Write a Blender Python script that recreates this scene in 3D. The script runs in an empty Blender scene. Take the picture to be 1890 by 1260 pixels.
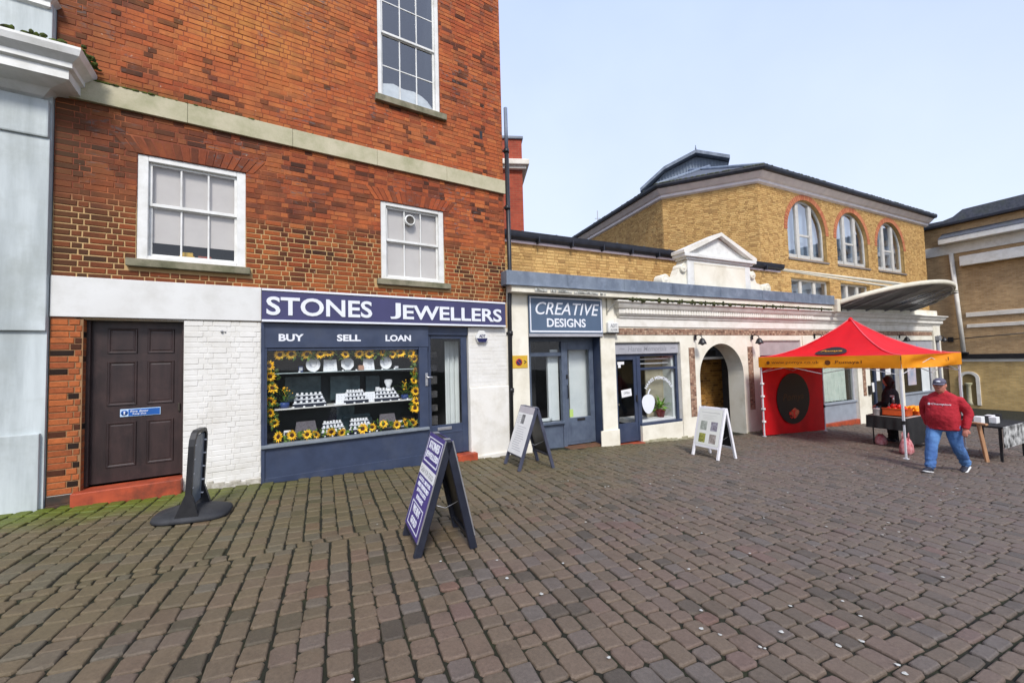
import bpy, bmesh, math, random
from mathutils import Vector, Matrix, noise
from mathutils.kdtree import KDTree
random.seed(7)
R = math.radians
S = bpy.context.scene
COL = S.collection

# ---------------------------------------------------------------- camera
FPX, PITCH, ROLL, CAMH = 738.5, R(2.506), R(-1.526), 1.7
cF = Vector((0, math.cos(PITCH), math.sin(PITCH)))
cU = Vector((0, -math.sin(PITCH), math.cos(PITCH)))
cR = Vector((1, 0, 0))
cRT = math.cos(ROLL) * cR + math.sin(ROLL) * cU
cUP = -math.sin(ROLL) * cR + math.cos(ROLL) * cU
cam = bpy.data.cameras.new("camera")
cam.sensor_width = 36.0
cam.lens = FPX / 1890 * 36
cam.clip_start, cam.clip_end = 0.05, 600
camo = bpy.data.objects.new("camera", cam)
COL.objects.link(camo)
camo.matrix_world = Matrix(((cRT.x, cUP.x, -cF.x, 0), (cRT.y, cUP.y, -cF.y, 0), (cRT.z, cUP.z, -cF.z, CAMH), (0, 0, 0, 1)))
S.camera = camo

# ---------------------------------------------------------------- sky and sun
SUN_DIR = Vector((0.12, -0.68, 0.72)).normalized()          # towards the sun
world = bpy.data.worlds.new("World")
S.world = world
world.use_nodes = True
wn, wl = world.node_tree.nodes, world.node_tree.links
bg = wn["Background"]
sky = wn.new("ShaderNodeTexSky")
sky.sky_type = 'NISHITA'
sky.sun_disc = False
sky.sun_elevation = math.asin(SUN_DIR.z)
sky.sun_rotation = math.atan2(SUN_DIR.x, SUN_DIR.y)
sky.air_density, sky.dust_density, sky.ozone_density = 1.0, 2.0, 1.0
tc = wn.new("ShaderNodeTexCoord")
nz = wn.new("ShaderNodeTexNoise")
nz.inputs["Scale"].default_value = 1.6
nz.inputs["Detail"].default_value = 5
rp = wn.new("ShaderNodeValToRGB")
rp.color_ramp.elements[0].position, rp.color_ramp.elements[0].color = 0.30, (0.60, 0.60, 0.60, 1)
rp.color_ramp.elements[1].position, rp.color_ramp.elements[1].color = 0.72, (0.86, 0.86, 0.86, 1)
mx = wn.new("ShaderNodeMix")
mx.data_type = 'RGBA'
mx.inputs[7].default_value = (3.75, 4.3, 6.0, 1)          # thin bright overcast veil
wl.new(tc.outputs["Generated"], nz.inputs["Vector"])
sx = wn.new("ShaderNodeSeparateXYZ")
wl.new(tc.outputs["Generated"], sx.inputs[0])
veil = wn.new("ShaderNodeValToRGB")                         # veil is whiter towards the horizon, bluer overhead
veil.color_ramp.elements[0].position, veil.color_ramp.elements[0].color = 0.02, (.45, .475, .555, 1)
veil.color_ramp.elements[1].position, veil.color_ramp.elements[1].color = 0.75, (.33, .40, .59, 1)
wl.new(sx.outputs[2], veil.inputs["Fac"])
vm = wn.new("ShaderNodeVectorMath")
vm.operation = 'SCALE'
vm.inputs["Scale"].default_value = 10.0
wl.new(veil.outputs["Color"], vm.inputs[0])
wl.new(vm.outputs[0], mx.inputs[7])
wl.new(nz.outputs["Fac"], rp.inputs["Fac"])
wl.new(rp.outputs["Color"], mx.inputs[0])
wl.new(sky.outputs["Color"], mx.inputs[6])
wl.new(mx.outputs[2], bg.inputs["Color"])
bg.inputs["Strength"].default_value = 0.10
sl = bpy.data.lights.new("sun", 'SUN')
sl.energy, sl.angle, sl.color = 1.5, R(13), (1.0, 0.96, 0.90)
so = bpy.data.objects.new("sun", sl)
COL.objects.link(so)
so.rotation_euler = (-SUN_DIR).to_track_quat('-Z', 'Y').to_euler()
S.view_settings.view_transform = 'Standard'
S.view_settings.look = 'None'
S.view_settings.gamma = 1
S.view_settings.use_curve_mapping = False
S.view_settings.exposure = 1.17

# ---------------------------------------------------------------- frames (x along a wall, y into it, z up)
class Frame:
    def __init__(s, o, deg):
        a = R(deg)
        s.o = Vector(o)
        s.d = Vector((math.sin(a), math.cos(a), 0))
        s.n = Vector((-math.cos(a), math.sin(a), 0))
    def p(s, x, y, z=0.0):
        return s.o + s.d * x + s.n * y + Vector((0, 0, z))
    def m(s, x=0, y=0, z=0, rot=0):
        b = Matrix(((s.d.x, s.n.x, 0, 0), (s.d.y, s.n.y, 0, 0), (0, 0, 1, 0), (0, 0, 0, 1)))
        return Matrix.Translation(s.p(x, y, z)) @ b @ Matrix.Rotation(rot, 4, 'Z')
P0 = Vector((-5.0843, 5.4254, 0))
RW = Frame(P0, 58.47)
PW = Frame(RW.p(5.85, 0), 64.4)
YF = Frame(PW.p(12.7, 2.5), 64.4)
YA = YF.o + Vector((-.918, .397, 0)) * 3.67
YM = Frame(YA, 113.4)
YL = Frame(YA + Vector((-.324, .946, 0)) * 12, 161.1)
GX, GY = -.048 * RW.d.x, -.048 * RW.d.y
def gz(x, y):
    return GX * (x - P0.x) + GY * (y - P0.y)
def gf(fr, x, y):
    p = fr.p(x, y)
    return gz(p.x, p.y)
def campx(p):
    d = Vector(p) - Vector((0, 0, CAMH))
    z = d.dot(cF)
    return (945 + FPX * d.dot(cRT) / z, 630 - FPX * d.dot(cUP) / z, z) if z > .05 else (-9e9, 0, z)

# ---------------------------------------------------------------- mesh builder
class MB:
    def __init__(s, xf=None):
        s.v, s.f, s.t, s.xf, s.smooth, s.mi = [], [], [], xf, [], []
    def add(s, vs, fs, tint=0.5, smooth=False, mi=0):
        o = len(s.v)
        s.v += [(s.xf @ Vector(v))[:] for v in vs] if s.xf else [tuple(v) for v in vs]
        for f in fs:
            s.f.append(tuple(i + o for i in f))
            s.t.append(tint)
            s.smooth.append(smooth)
            s.mi.append(mi)
    def box(s, x0, x1, y0, y1, z0, z1, bev=0.0, tint=.5, mi=0):
        x0, x1, y0, y1, z0, z1 = min(x0, x1), max(x0, x1), min(y0, y1), max(y0, y1), min(z0, z1), max(z0, z1)
        b = min(bev, (x1 - x0) * .45, (y1 - y0) * .45, (z1 - z0) * .45)
        if b <= 0:
            s.add([(x, y, z) for x in (x0, x1) for y in (y0, y1) for z in (z0, z1)],
                  [(0, 1, 3, 2), (4, 6, 7, 5), (0, 4, 5, 1), (2, 3, 7, 6), (0, 2, 6, 4), (1, 5, 7, 3)], tint, mi=mi)
            return s
        bm = bmesh.new()
        bmesh.ops.create_cube(bm, size=1)
        for v in bm.verts:
            v.co = ((x0 + x1) / 2 + v.co.x * (x1 - x0), (y0 + y1) / 2 + v.co.y * (y1 - y0), (z0 + z1) / 2 + v.co.z * (z1 - z0))
        bmesh.ops.bevel(bm, geom=bm.edges[:], offset=b, segments=2 if b > .006 else 1, affect='EDGES', profile=.6)
        s.bm(bm, tint, mi)
        return s
    def bm(s, bm, tint=.5, mi=0, smooth=False):
        bm.verts.index_update()
        s.add([v.co[:] for v in bm.verts], [[v.index for v in f.verts] for f in bm.faces], tint, smooth, mi)
        bm.free()
    def prism(s, pts, y0, y1, tint=.5, mi=0):
        """outline pts (x,z) in the wall plane, thickness y0..y1"""
        n = len(pts)
        s.add([(x, y0, z) for x, z in pts] + [(x, y1, z) for x, z in pts],
              [tuple(range(n)), tuple(range(2 * n - 1, n - 1, -1))] + [(i, (i + n), (i + 1) % n + n, (i + 1) % n) for i in range(n)], tint, mi=mi)
        return s
    def loft(s, rings, caps=True, smooth=True, closed=True, tint=.5, mi=0):
        n = len(rings[0])
        vs = [p for r in rings for p in r]
        fs = []
        for i in range(len(rings) - 1):
            for j in range(n if closed else n - 1):
                a, b = i * n + j, i * n + (j + 1) % n
                fs.append((a, b, b + n, a + n))
        if caps:
            fs += [tuple(range(n - 1, -1, -1)), tuple(range(len(vs) - n, len(vs)))]
        s.add(vs, fs, tint, smooth, mi)
        return s
    def tube(s, path, rad, n=8, tint=.5, mi=0):
        path = [Vector(p) for p in path]
        rad = rad if hasattr(rad, '__len__') else [rad] * len(path)
        rings = []
        ref = None
        for i, p in enumerate(path):
            t = (path[min(i + 1, len(path) - 1)] - path[max(i - 1, 0)]).normalized()
            if ref is None:
                ref = Vector((0, 0, 1)) if abs(t.z) < .9 else Vector((1, 0, 0))
            u = (ref - t * ref.dot(t)).normalized()
            ref = u
            w = t.cross(u)
            rings.append([p + (u * math.cos(k * 2 * math.pi / n) + w * math.sin(k * 2 * math.pi / n)) * rad[i] for k in range(n)])
        s.loft(rings, tint=tint, mi=mi)
        return s
    def lathe(s, prof, c=(0, 0, 0), n=14, tint=.5, mi=0, smooth=True):
        s.loft([[(c[0] + r * math.cos(k * 2 * math.pi / n), c[1] + r * math.sin(k * 2 * math.pi / n), c[2] + z) for k in range(n)] for r, z in prof], tint=tint, mi=mi, smooth=smooth)
        return s
    def sph(s, c, r, n=8, m=6, tint=.5, mi=0):
        r = r if hasattr(r, '__len__') else (r, r, r)
        s.loft([[(c[0] + r[0] * math.sin(a) * math.cos(k * 2 * math.pi / n), c[1] + r[1] * math.sin(a) * math.sin(k * 2 * math.pi / n), c[2] - r[2] * math.cos(a)) for k in range(n)]
                for a in [math.pi * (i + .25) / (m + .5) for i in range(m + 1)]], tint=tint, mi=mi)
        return s
    def block(s, x0, x1, z0, z1, y, dep, ch, jit=.0, tint=.5):
        """one brick: chamfered face at y-dep, sides back to y"""
        j = lambda: random.uniform(-jit, jit)
        f = y - dep + j()
        c = [(x0, z0), (x1, z0), (x1, z1), (x0, z1)]
        c = [(x + j(), z + j()) for x, z in c]
        mxx, mz = (x0 + x1) / 2, (z0 + z1) / 2
        ins = [(x + (ch if x < mxx else -ch), z + (ch if z < mz else -ch)) for x, z in c]
        vs = [(x, f, z) for x, z in ins] + [(x, f + ch, z) for x, z in c] + [(x, y + .004, z) for x, z in c]
        fs = [(0, 1, 2, 3)]
        for a in (0, 4):
            fs += [(a + i, a + 4 + i, a + 4 + (i + 1) % 4, a + (i + 1) % 4) for i in range(4)]
        s.add(vs, fs, tint)
        return s
    def mesh(s, name, mats):
        me = bpy.data.meshes.new(name)
        me.from_pydata(s.v, [], s.f)
        me.update()
        for m in (mats if isinstance(mats, (list, tuple)) else [mats]):
            me.materials.append(m)
        if any(s.smooth):
            me.polygons.foreach_set("use_smooth", s.smooth)
        if any(s.mi):
            me.polygons.foreach_set("material_index", s.mi)
        a = me.attributes.new("rnd", 'FLOAT', 'FACE')
        a.data.foreach_set("value", s.t)
        return me

def link(name, data, parent=None, M=None):
    o = bpy.data.objects.new(name, data)
    COL.objects.link(o)
    if M is not None:
        o.matrix_basis = M
    if parent is not None:
        o.parent = parent
    return o
def thing(name, label, cat, M=Matrix(), group=None):
    o = link(name, None, M=M)
    o.empty_display_size = .2
    o["label"], o["category"] = label, cat
    if group:
        o["group"] = group
    return o
def part(name, mb, mat, parent, stuff=False, label=None):
    o = link(name, mb.mesh(name, mat), parent)
    if stuff:
        o["kind"] = "stuff"
    if label:
        o["label"] = label
    return o
def solo(name, mb, mat, label, cat, M=Matrix(), group=None):
    o = link(name, mb.mesh(name, mat), None, M)
    o["label"], o["category"] = label, cat
    if group:
        o["group"] = group
    return o
def setting(name, mb, mat, kind="structure", M=None):
    o = link(name, mb.mesh(name, mat), None, M)
    o["kind"] = kind
    return o
def copy_thing(r, M, label=None):
    c = r.copy()
    COL.objects.link(c)
    c.matrix_basis = M
    if label:
        c["label"] = label
    for ch in list(r.children):
        k = ch.copy()
        COL.objects.link(k)
        k.parent = c
        for g in list(ch.children):
            q = g.copy()
            COL.objects.link(q)
            q.parent = k
    return c
def txt(name, s, x0, x1, z0, z1, y, mat, parent, bold=0.0, shear=0.0, dep=.004, xf=None, fn=None, fit=True):
    cu = bpy.data.curves.new("lettering", 'FONT')
    cu.body, cu.size, cu.offset, cu.shear, cu.extrude = s, 1.0, bold, shear, 0.0
    cu.resolution_u = 4
    cu.align_x = 'CENTER'
    tmp = bpy.data.objects.new("lettering_tmp", cu)
    COL.objects.link(tmp)
    bpy.context.view_layer.update()
    me = bpy.data.meshes.new_from_object(tmp.evaluated_get(bpy.context.evaluated_depsgraph_get()))
    bpy.data.objects.remove(tmp)
    bpy.data.curves.remove(cu)
    xs = [v.co.x for v in me.vertices]
    ys = [v.co.y for v in me.vertices]
    a, b, c, d = min(xs), max(xs), min(ys), max(ys)
    kx, kz = (x1 - x0) / (b - a), (z1 - z0) / (d - c)
    if not fit:
        kx = min(kx, kz * 1.15)
    mid = (x0 + x1) / 2
    n = len(me.vertices)
    vs, fs = [], []
    for yy in (y - dep, y):
        for v in me.vertices:
            q = Vector((mid + (v.co.x - (a + b) / 2) * kx, yy, z0 + (v.co.y - c) * kz))
            if fn:
                q = fn(q)
            vs.append((xf @ q) if xf else q)
    cnt = {}
    for p in me.polygons:
        f = list(p.vertices)
        fs.append(tuple(f))
        for i in range(len(f)):
            e = (f[i], f[(i + 1) % len(f)])
            cnt[tuple(sorted(e))] = cnt.get(tuple(sorted(e)), []) + [e]
    for k, es in cnt.items():
        if len(es) == 1:
            i, j = es[0]
            fs.append((j, i, i + n, j + n))
    bpy.data.meshes.remove(me)
    mb = MB()
    mb.add(vs, fs)
    return part(name, mb, mat, parent)

# ---------------------------------------------------------------- materials
def lin(c):
    return tuple(x / 12.92 if x <= .04045 else ((x + .055) / 1.055) ** 2.4 for x in c)
class NT:
    def __init__(s, name):
        s.m = bpy.data.materials.new(name)
        s.m.use_nodes = True
        s.n, s.l = s.m.node_tree.nodes, s.m.node_tree.links
        s.b = s.n["Principled BSDF"]
        s.co = s.n.new("ShaderNodeTexCoord").outputs["Object"]
    def noise(s, scale, detail=4, rough=.55, stretch=None, dist=0):
        n = s.n.new("ShaderNodeTexNoise")
        n.inputs["Scale"].default_value = scale
        n.inputs["Detail"].default_value = detail
        n.inputs["Roughness"].default_value = rough
        n.inputs["Distortion"].default_value = dist
        if stretch:
            mp = s.n.new("ShaderNodeMapping")
            mp.inputs["Scale"].default_value = stretch
            s.l.new(s.co, mp.inputs["Vector"])
            s.l.new(mp.outputs[0], n.inputs["Vector"])
        else:
            s.l.new(s.co, n.inputs["Vector"])
        return n.outputs["Fac"]
    def ramp(s, fac, stops, interp='LINEAR'):
        r = s.n.new("ShaderNodeValToRGB")
        r.color_ramp.interpolation = interp
        e = r.color_ramp.elements
        while len(e) < len(stops):
            e.new(.5)
        for k, (p, c) in enumerate(stops):
            e[k].position = p
            e[k].color = (*c, 1) if hasattr(c, '__len__') else (c, c, c, 1)
        s.l.new(fac, r.inputs["Fac"])
        return r.outputs["Color"]
    def mix(s, fac, a, b, mode='MIX'):
        m = s.n.new("ShaderNodeMix")
        m.data_type, m.blend_type = 'RGBA', mode
        for i, v in ((0, fac), (6, a), (7, b)):
            if hasattr(v, 'is_output'):
                s.l.new(v, m.inputs[i])
            elif i == 0:
                m.inputs[0].default_value = v
            else:
                m.inputs[i].default_value = (*v, 1) if hasattr(v, '__len__') else (v, v, v, 1)
        return m.outputs[2]
    def math(s, op, a, b=0.0, c=None, clamp=False):
        m = s.n.new("ShaderNodeMath")
        m.operation, m.use_clamp = op, clamp
        for i, v in enumerate((a, b, c)):
            if v is None:
                continue
            if hasattr(v, 'is_output'):
                s.l.new(v, m.inputs[i])
            else:
                m.inputs[i].default_value = v
        return m.outputs[0]
    def xyz(s):
        x = s.n.new("ShaderNodeSeparateXYZ")
        s.l.new(s.co, x.inputs[0])
        return x.outputs
    def attr(s, name="rnd"):
        a = s.n.new("ShaderNodeAttribute")
        a.attribute_name = name
        return a.outputs["Fac"]
    def band(s, v, lo, hi):
        m = s.n.new("ShaderNodeMapRange")
        m.inputs["From Min"].default_value, m.inputs["From Max"].default_value = lo, hi
        s.l.new(v, m.inputs["Value"])
        return m.outputs[0]
    def bump(s, h, strength=.3, dist=.01):
        b = s.n.new("ShaderNodeBump")
        b.inputs["Strength"].default_value, b.inputs["Distance"].default_value = strength, dist
        s.l.new(h, b.inputs["Height"])
        s.l.new(b.outputs[0], s.b.inputs["Normal"])
    def out(s, col, rough=.6, metal=0, spec=.5):
        for k, v in (("Base Color", col), ("Roughness", rough), ("Metallic", metal), ("Specular IOR Level", spec)):
            if hasattr(v, 'is_output'):
                s.l.new(v, s.b.inputs[k])
            else:
                s.b.inputs[k].default_value = (*v, 1) if hasattr(v, '__len__') else v
        return s.m
def mat(name, c, c2=None, scale=5, rough=.55, bump=.0, bs=60, bd=.004, metal=0, spec=.4, stain=None, stain_amt=.4, sscale=2.5, rndvar=0, stretch=None):
    """painted / stone / metal surface: colour c mottled towards c2, optional blotchy stain"""
    t = NT(name)
    c2 = c2 or tuple(x * .82 for x in c)
    col = t.mix(t.ramp(t.noise(scale, 5, .6, stretch), [(.35, 0.0), (.68, 1.0)]), c, c2)
    if stain:
        col = t.mix(t.math('MULTIPLY', t.ramp(t.noise(sscale, 7, .65), [(.48, 0.0), (.72, 1.0)]), stain_amt), col, stain)
    if rndvar:
        col = t.mix(1.0, col, t.ramp(t.attr(), [(0, 1 - rndvar), (1, 1 + rndvar)]), 'MULTIPLY')
    if bump:
        t.bump(t.noise(bs, 5, .6, stretch), bump, bd)
    return t.out(col, rough, metal, spec)

WHITE = mat("white_paint", (.76, .76, .735), (.66, .66, .625), rough=.42, bump=.1, stain=(.40, .38, .32), stain_amt=.45, sscale=3)
CREAM = mat("cream_render", (.80, .765, .655), (.72, .675, .555), 2.2, .7, .35, 90, .004, stain=(.45, .40, .28), stain_amt=.5, sscale=1.7)
CREAMB = mat("cream_stucco_trim", (.80, .775, .71), (.70, .67, .60), 3, .6, .2, 70, stain=(.40, .36, .27), stain_amt=.4)
BAND = mat("smooth_white_fascia", (.70, .70, .675), (.64, .635, .605), 1.5, .5, .08, 30, stain=(.50, .485, .44), stain_amt=.45, sscale=3.2)
BLUE = mat("slate_blue_paint", lin((.225, .265, .355)), lin((.195, .23, .31)), 4, .38, .08, 60, stain=lin((.33, .35, .40)), stain_amt=.3)
BLUE2 = mat("slate_blue_paint_lighter", lin((.35, .39, .45)), lin((.29, .325, .39)), 6, .4, .08, 60)
NAVY = mat("navy_sign_vinyl", lin((.255, .25, .40)), lin((.24, .235, .375)), 2, .3)
TEALB = mat("blue_grey_sign_vinyl", lin((.32, .39, .48)), lin((.30, .365, .45)), 2, .3)
LETTER = mat("white_lettering", (.74, .76, .80), (.71, .73, .78), 4, .4)
STONE = mat("weathered_stone", (.52, .47, .33), (.40, .375, .24), 3, .8, .5, 60, .006, stain=(.20, .215, .09), stain_amt=.6, sscale=2.2)
SILL = mat("mossy_stone_sill", (.27, .24, .17), (.16, .155, .09), 6, .85, .5, 60, .006, stain=(.05, .055, .025), stain_amt=.7, sscale=4)
TILE = mat("red_tile_paint", lin((.70, .31, .19)), lin((.55, .24, .16)), 5, .5, .25, 50, stain=lin((.30, .20, .14)), stain_amt=.6)
DOOR = mat("dark_brown_door_paint", lin((.225, .17, .165)), lin((.155, .12, .12)), 3, .42, .25, 30, .004, stain=lin((.33, .25, .235)), stain_amt=.5, stretch=(3, 3, .5))
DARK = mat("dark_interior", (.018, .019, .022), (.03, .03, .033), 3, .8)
DIM = mat("dim_interior_wall", (.10, .105, .11), (.06, .06, .065), 2, .8)
PALEIN = mat("pale_interior_wall", (.68, .71, .70), (.56, .60, .60), 1.2, .8)
BLIND = mat("roller_blind", (.60, .55, .515), (.55, .50, .47), 3, .8, .1, 30)
BLACK = mat("black_paint", (.014, .014, .016), (.022, .022, .024), 8, .4, .1)
RUBBER = mat("black_rubber", (.02, .021, .024), (.035, .036, .04), 9, .7, .3)
LEAD = mat("lead_sheet", lin((.46, .50, .55)), lin((.36, .40, .46)), 2.5, .5, .3, 14, .01, stain=lin((.56, .60, .66)), stain_amt=.6, sscale=4, stretch=(1, 1, .35))
SLATE = mat("roof_slate", lin((.36, .37, .41)), lin((.25, .27, .31)), 9, .6, .4, 30, .01, stain=lin((.30, .33, .24)), stain_amt=.5)
GUTTER = mat("grey_gutter_moulding", lin((.90, .87, .86)), lin((.83, .80, .80)), 3, .5)
GUTD = mat("dark_gutter", lin((.16, .17, .21)), lin((.10, .11, .14)), 5, .5)
MOSS = mat("moss", lin((.34, .40, .12)), lin((.15, .16, .07)), 20, .9, .8, 80, .02)
GREYP = mat("grey_panel_paint", lin((.66, .66, .68)), lin((.60, .60, .62)), 3, .5)
PINKP = mat("pinkish_grey_shutter", lin((.68, .64, .64)), lin((.62, .58, .58)), 3, .5)
STEEL = mat("steel", (.55, .55, .56), (.42, .42, .44), 8, .35, metal=.8)
POLE = mat("white_pole", (.62, .63, .66), (.55, .56, .58), 8, .4)
PALEW = mat("pale_grey_white_wall", lin((.77, .80, .80)), lin((.64, .67, .67)), 1.6, .6, .2, 30, stretch=(3, 3, .35), stain=lin((.56, .58, .55)), stain_amt=.6, sscale=1.4)
YEL = mat("yellow_plate", lin((.82, .66, .20)), lin((.76, .6, .18)), 4, .4)
PAPER = mat("white_paper", (.76, .76, .75), (.70, .70, .69), 4, .6)
GREYT = mat("grey_print", (.33, .33, .34), (.27, .27, .28), 6, .6)
PURPLE = mat("purple_poster", lin((.29, .23, .52)), lin((.25, .20, .47)), 3, .35)
NAVYWOOD = mat("navy_painted_frame", lin((.135, .15, .20)), lin((.10, .11, .155)), 6, .45, .15, 50, stain=lin((.25, .26, .30)), stain_amt=.35)
GREYWOOD = mat("grey_painted_frame", lin((.29, .30, .36)), lin((.22, .23, .29)), 6, .45, .15, 50)
BOARDW = mat("white_board_frame", (.80, .79, .80), (.72, .70, .73), 5, .4)
REDFAB = mat("red_canopy_fabric", lin((.93, .05, .10)), lin((.86, .04, .09)), 2.5, .55, .2, 9, .02)
REDSIDE = mat("red_side_fabric", lin((.80, .05, .09)), lin((.70, .035, .07)), 2.5, .6, .25, 7, .02)
ORANGE = mat("orange_valance_fabric", lin((.96, .63, .08)), lin((.90, .57, .06)), 2.5, .6, .3, 7, .02)
BROWNP = mat("brown_print", lin((.42, .22, .05)), None, 5, .6)
BLACKF = mat("black_cloth", (.012, .012, .013), (.02, .02, .021), 6, .9, .3, 20, .02)
CRATE = mat("orange_crate_plastic", lin((.76, .32, .10)), lin((.68, .27, .08)), 8, .45)
POME = mat("red_fruit_skin", lin((.86, .20, .14)), lin((.72, .10, .10)), 8, .35, rndvar=.25)
ORNG = mat("orange_fruit_skin", lin((.97, .66, .10)), lin((.94, .55, .06)), 8, .4, .1, 200, rndvar=.15)
PETAL = mat("sunflower_petal", lin((.98, .80, .20)), lin((.95, .68, .10)), 20, .6, rndvar=.2)
SEED = mat("sunflower_centre", lin((.24, .12, .05)), lin((.34, .16, .04)), 60, .9, .8, 200, .004)
LEAF = mat("leaf_green", lin((.22, .34, .13)), lin((.40, .50, .16)), 14, .55, rndvar=.35)
LEAFB = mat("bright_leaf", lin((.42, .60, .14)), lin((.26, .44, .10)), 9, .45, rndvar=.3)
VELVET = mat("white_jewellery_pad", (.80, .80, .81), (.70, .71, .73), 20, .6)
PADEDGE = mat("dark_tray_edge", lin((.14, .16, .22)), None, 5, .6)
POTB = mat("blue_pot_glaze", lin((.25, .33, .55)), lin((.19, .26, .46)), 6, .25)
POTR = mat("dark_red_pot", lin((.50, .12, .12)), lin((.40, .09, .10)), 6, .35)
GREYST = mat("grey_plush_stand", lin((.42, .40, .42)), lin((.33, .31, .33)), 40, .9, .5, 150)
BAGM = mat("pink_patterned_bag", lin((.80, .60, .60)), lin((.62, .16, .22)), 9, .7, .2, 10)
GLASSB = mat("blue_canopy_glass", lin((.25, .36, .50)), lin((.16, .24, .36)), 1.2, .25)
CANU = mat("dark_canopy_underside", lin((.58, .57, .56)), lin((.26, .26, .28)), .8, .5)
CANR = mat("pale_canopy_rim", (.66, .62, .50), (.55, .51, .40), 3, .5)
SKIN = mat("skin", lin((.74, .50, .42)), lin((.68, .42, .36)), 20, .5)
SWEAT = mat("red_sweatshirt_cloth", lin((.68, .14, .19)), lin((.59, .11, .15)), 5, .9, .9, 11, .03)
JEANS = mat("blue_denim", lin((.36, .52, .72)), lin((.22, .34, .55)), 4, .9, .9, 13, .025, stretch=(1, 1, .6))
CAPM = mat("grey_cap_cloth", lin((.38, .37, .43)), lin((.31, .30, .36)), 14, .85, .3, 40)
SHOE = mat("dark_shoe", lin((.16, .17, .22)), None, 12, .6)
SOLE = mat("white_sole", (.7, .7, .7), None, 12, .6)
HAIR = mat("dark_hair", (.014, .011, .01), None, 30, .6)
COAT = mat("black_coat", (.010, .010, .013), (.016, .016, .02), 6, .9, .4, 12, .03)
WOOD = mat("plain_wood", lin((.70, .54, .40)), lin((.58, .42, .30)), 6, .6, .2, 40, stretch=(4, 4, .6))

def fabric_glow(m, col, amt):
    n, l = m.node_tree.nodes, m.node_tree.links
    tr = n.new("ShaderNodeBsdfTranslucent")
    tr.inputs[0].default_value = (*col, 1)
    mxs = n.new("ShaderNodeMixShader")
    mxs.inputs[0].default_value = amt
    l.new(n["Principled BSDF"].outputs[0], mxs.inputs[1])
    l.new(tr.outputs[0], mxs.inputs[2])
    l.new(mxs.outputs[0], n["Material Output"].inputs[0])
fabric_glow(REDFAB, lin((.95, .10, .12)), .25)
fabric_glow(ORANGE, lin((.96, .60, .10)), .25)
fabric_glow(REDSIDE, lin((.85, .06, .09)), .2)
def glass(name, tint=(.93, .95, .95), refl=1.0, rough=.015):
    t = NT(name)
    t.n.remove(t.b)
    tr = t.n.new("ShaderNodeBsdfTransparent")
    tr.inputs[0].default_value = (*tint, 1)
    gl = t.n.new("ShaderNodeBsdfGlossy")
    gl.inputs["Roughness"].default_value = rough
    fr = t.n.new("ShaderNodeFresnel")
    ge = t.n.new("ShaderNodeNewGeometry")                       # same reflectance from either side of the thin pane
    t.l.new(t.math('ADD', 1.52, t.math('MULTIPLY', ge.outputs["Backfacing"], 1 / 1.52 - 1.52)), fr.inputs["IOR"])
    f2 = t.math('MULTIPLY', fr.outputs[0], refl, clamp=True)
    mxs = t.n.new("ShaderNodeMixShader")
    t.l.new(f2, mxs.inputs[0])
    t.l.new(tr.outputs[0], mxs.inputs[1])
    t.l.new(gl.outputs[0], mxs.inputs[2])
    t.l.new(mxs.outputs[0], t.n["Material Output"].inputs[0])
    return t.m
GLASS = glass("window_glass", refl=1.7)
GLASSL = glass("old_window_glass", (.80, .84, .87), 4.0, .03)
SHOPGL = glass("shop_glass", (.97, .98, .98), .6)

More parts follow.
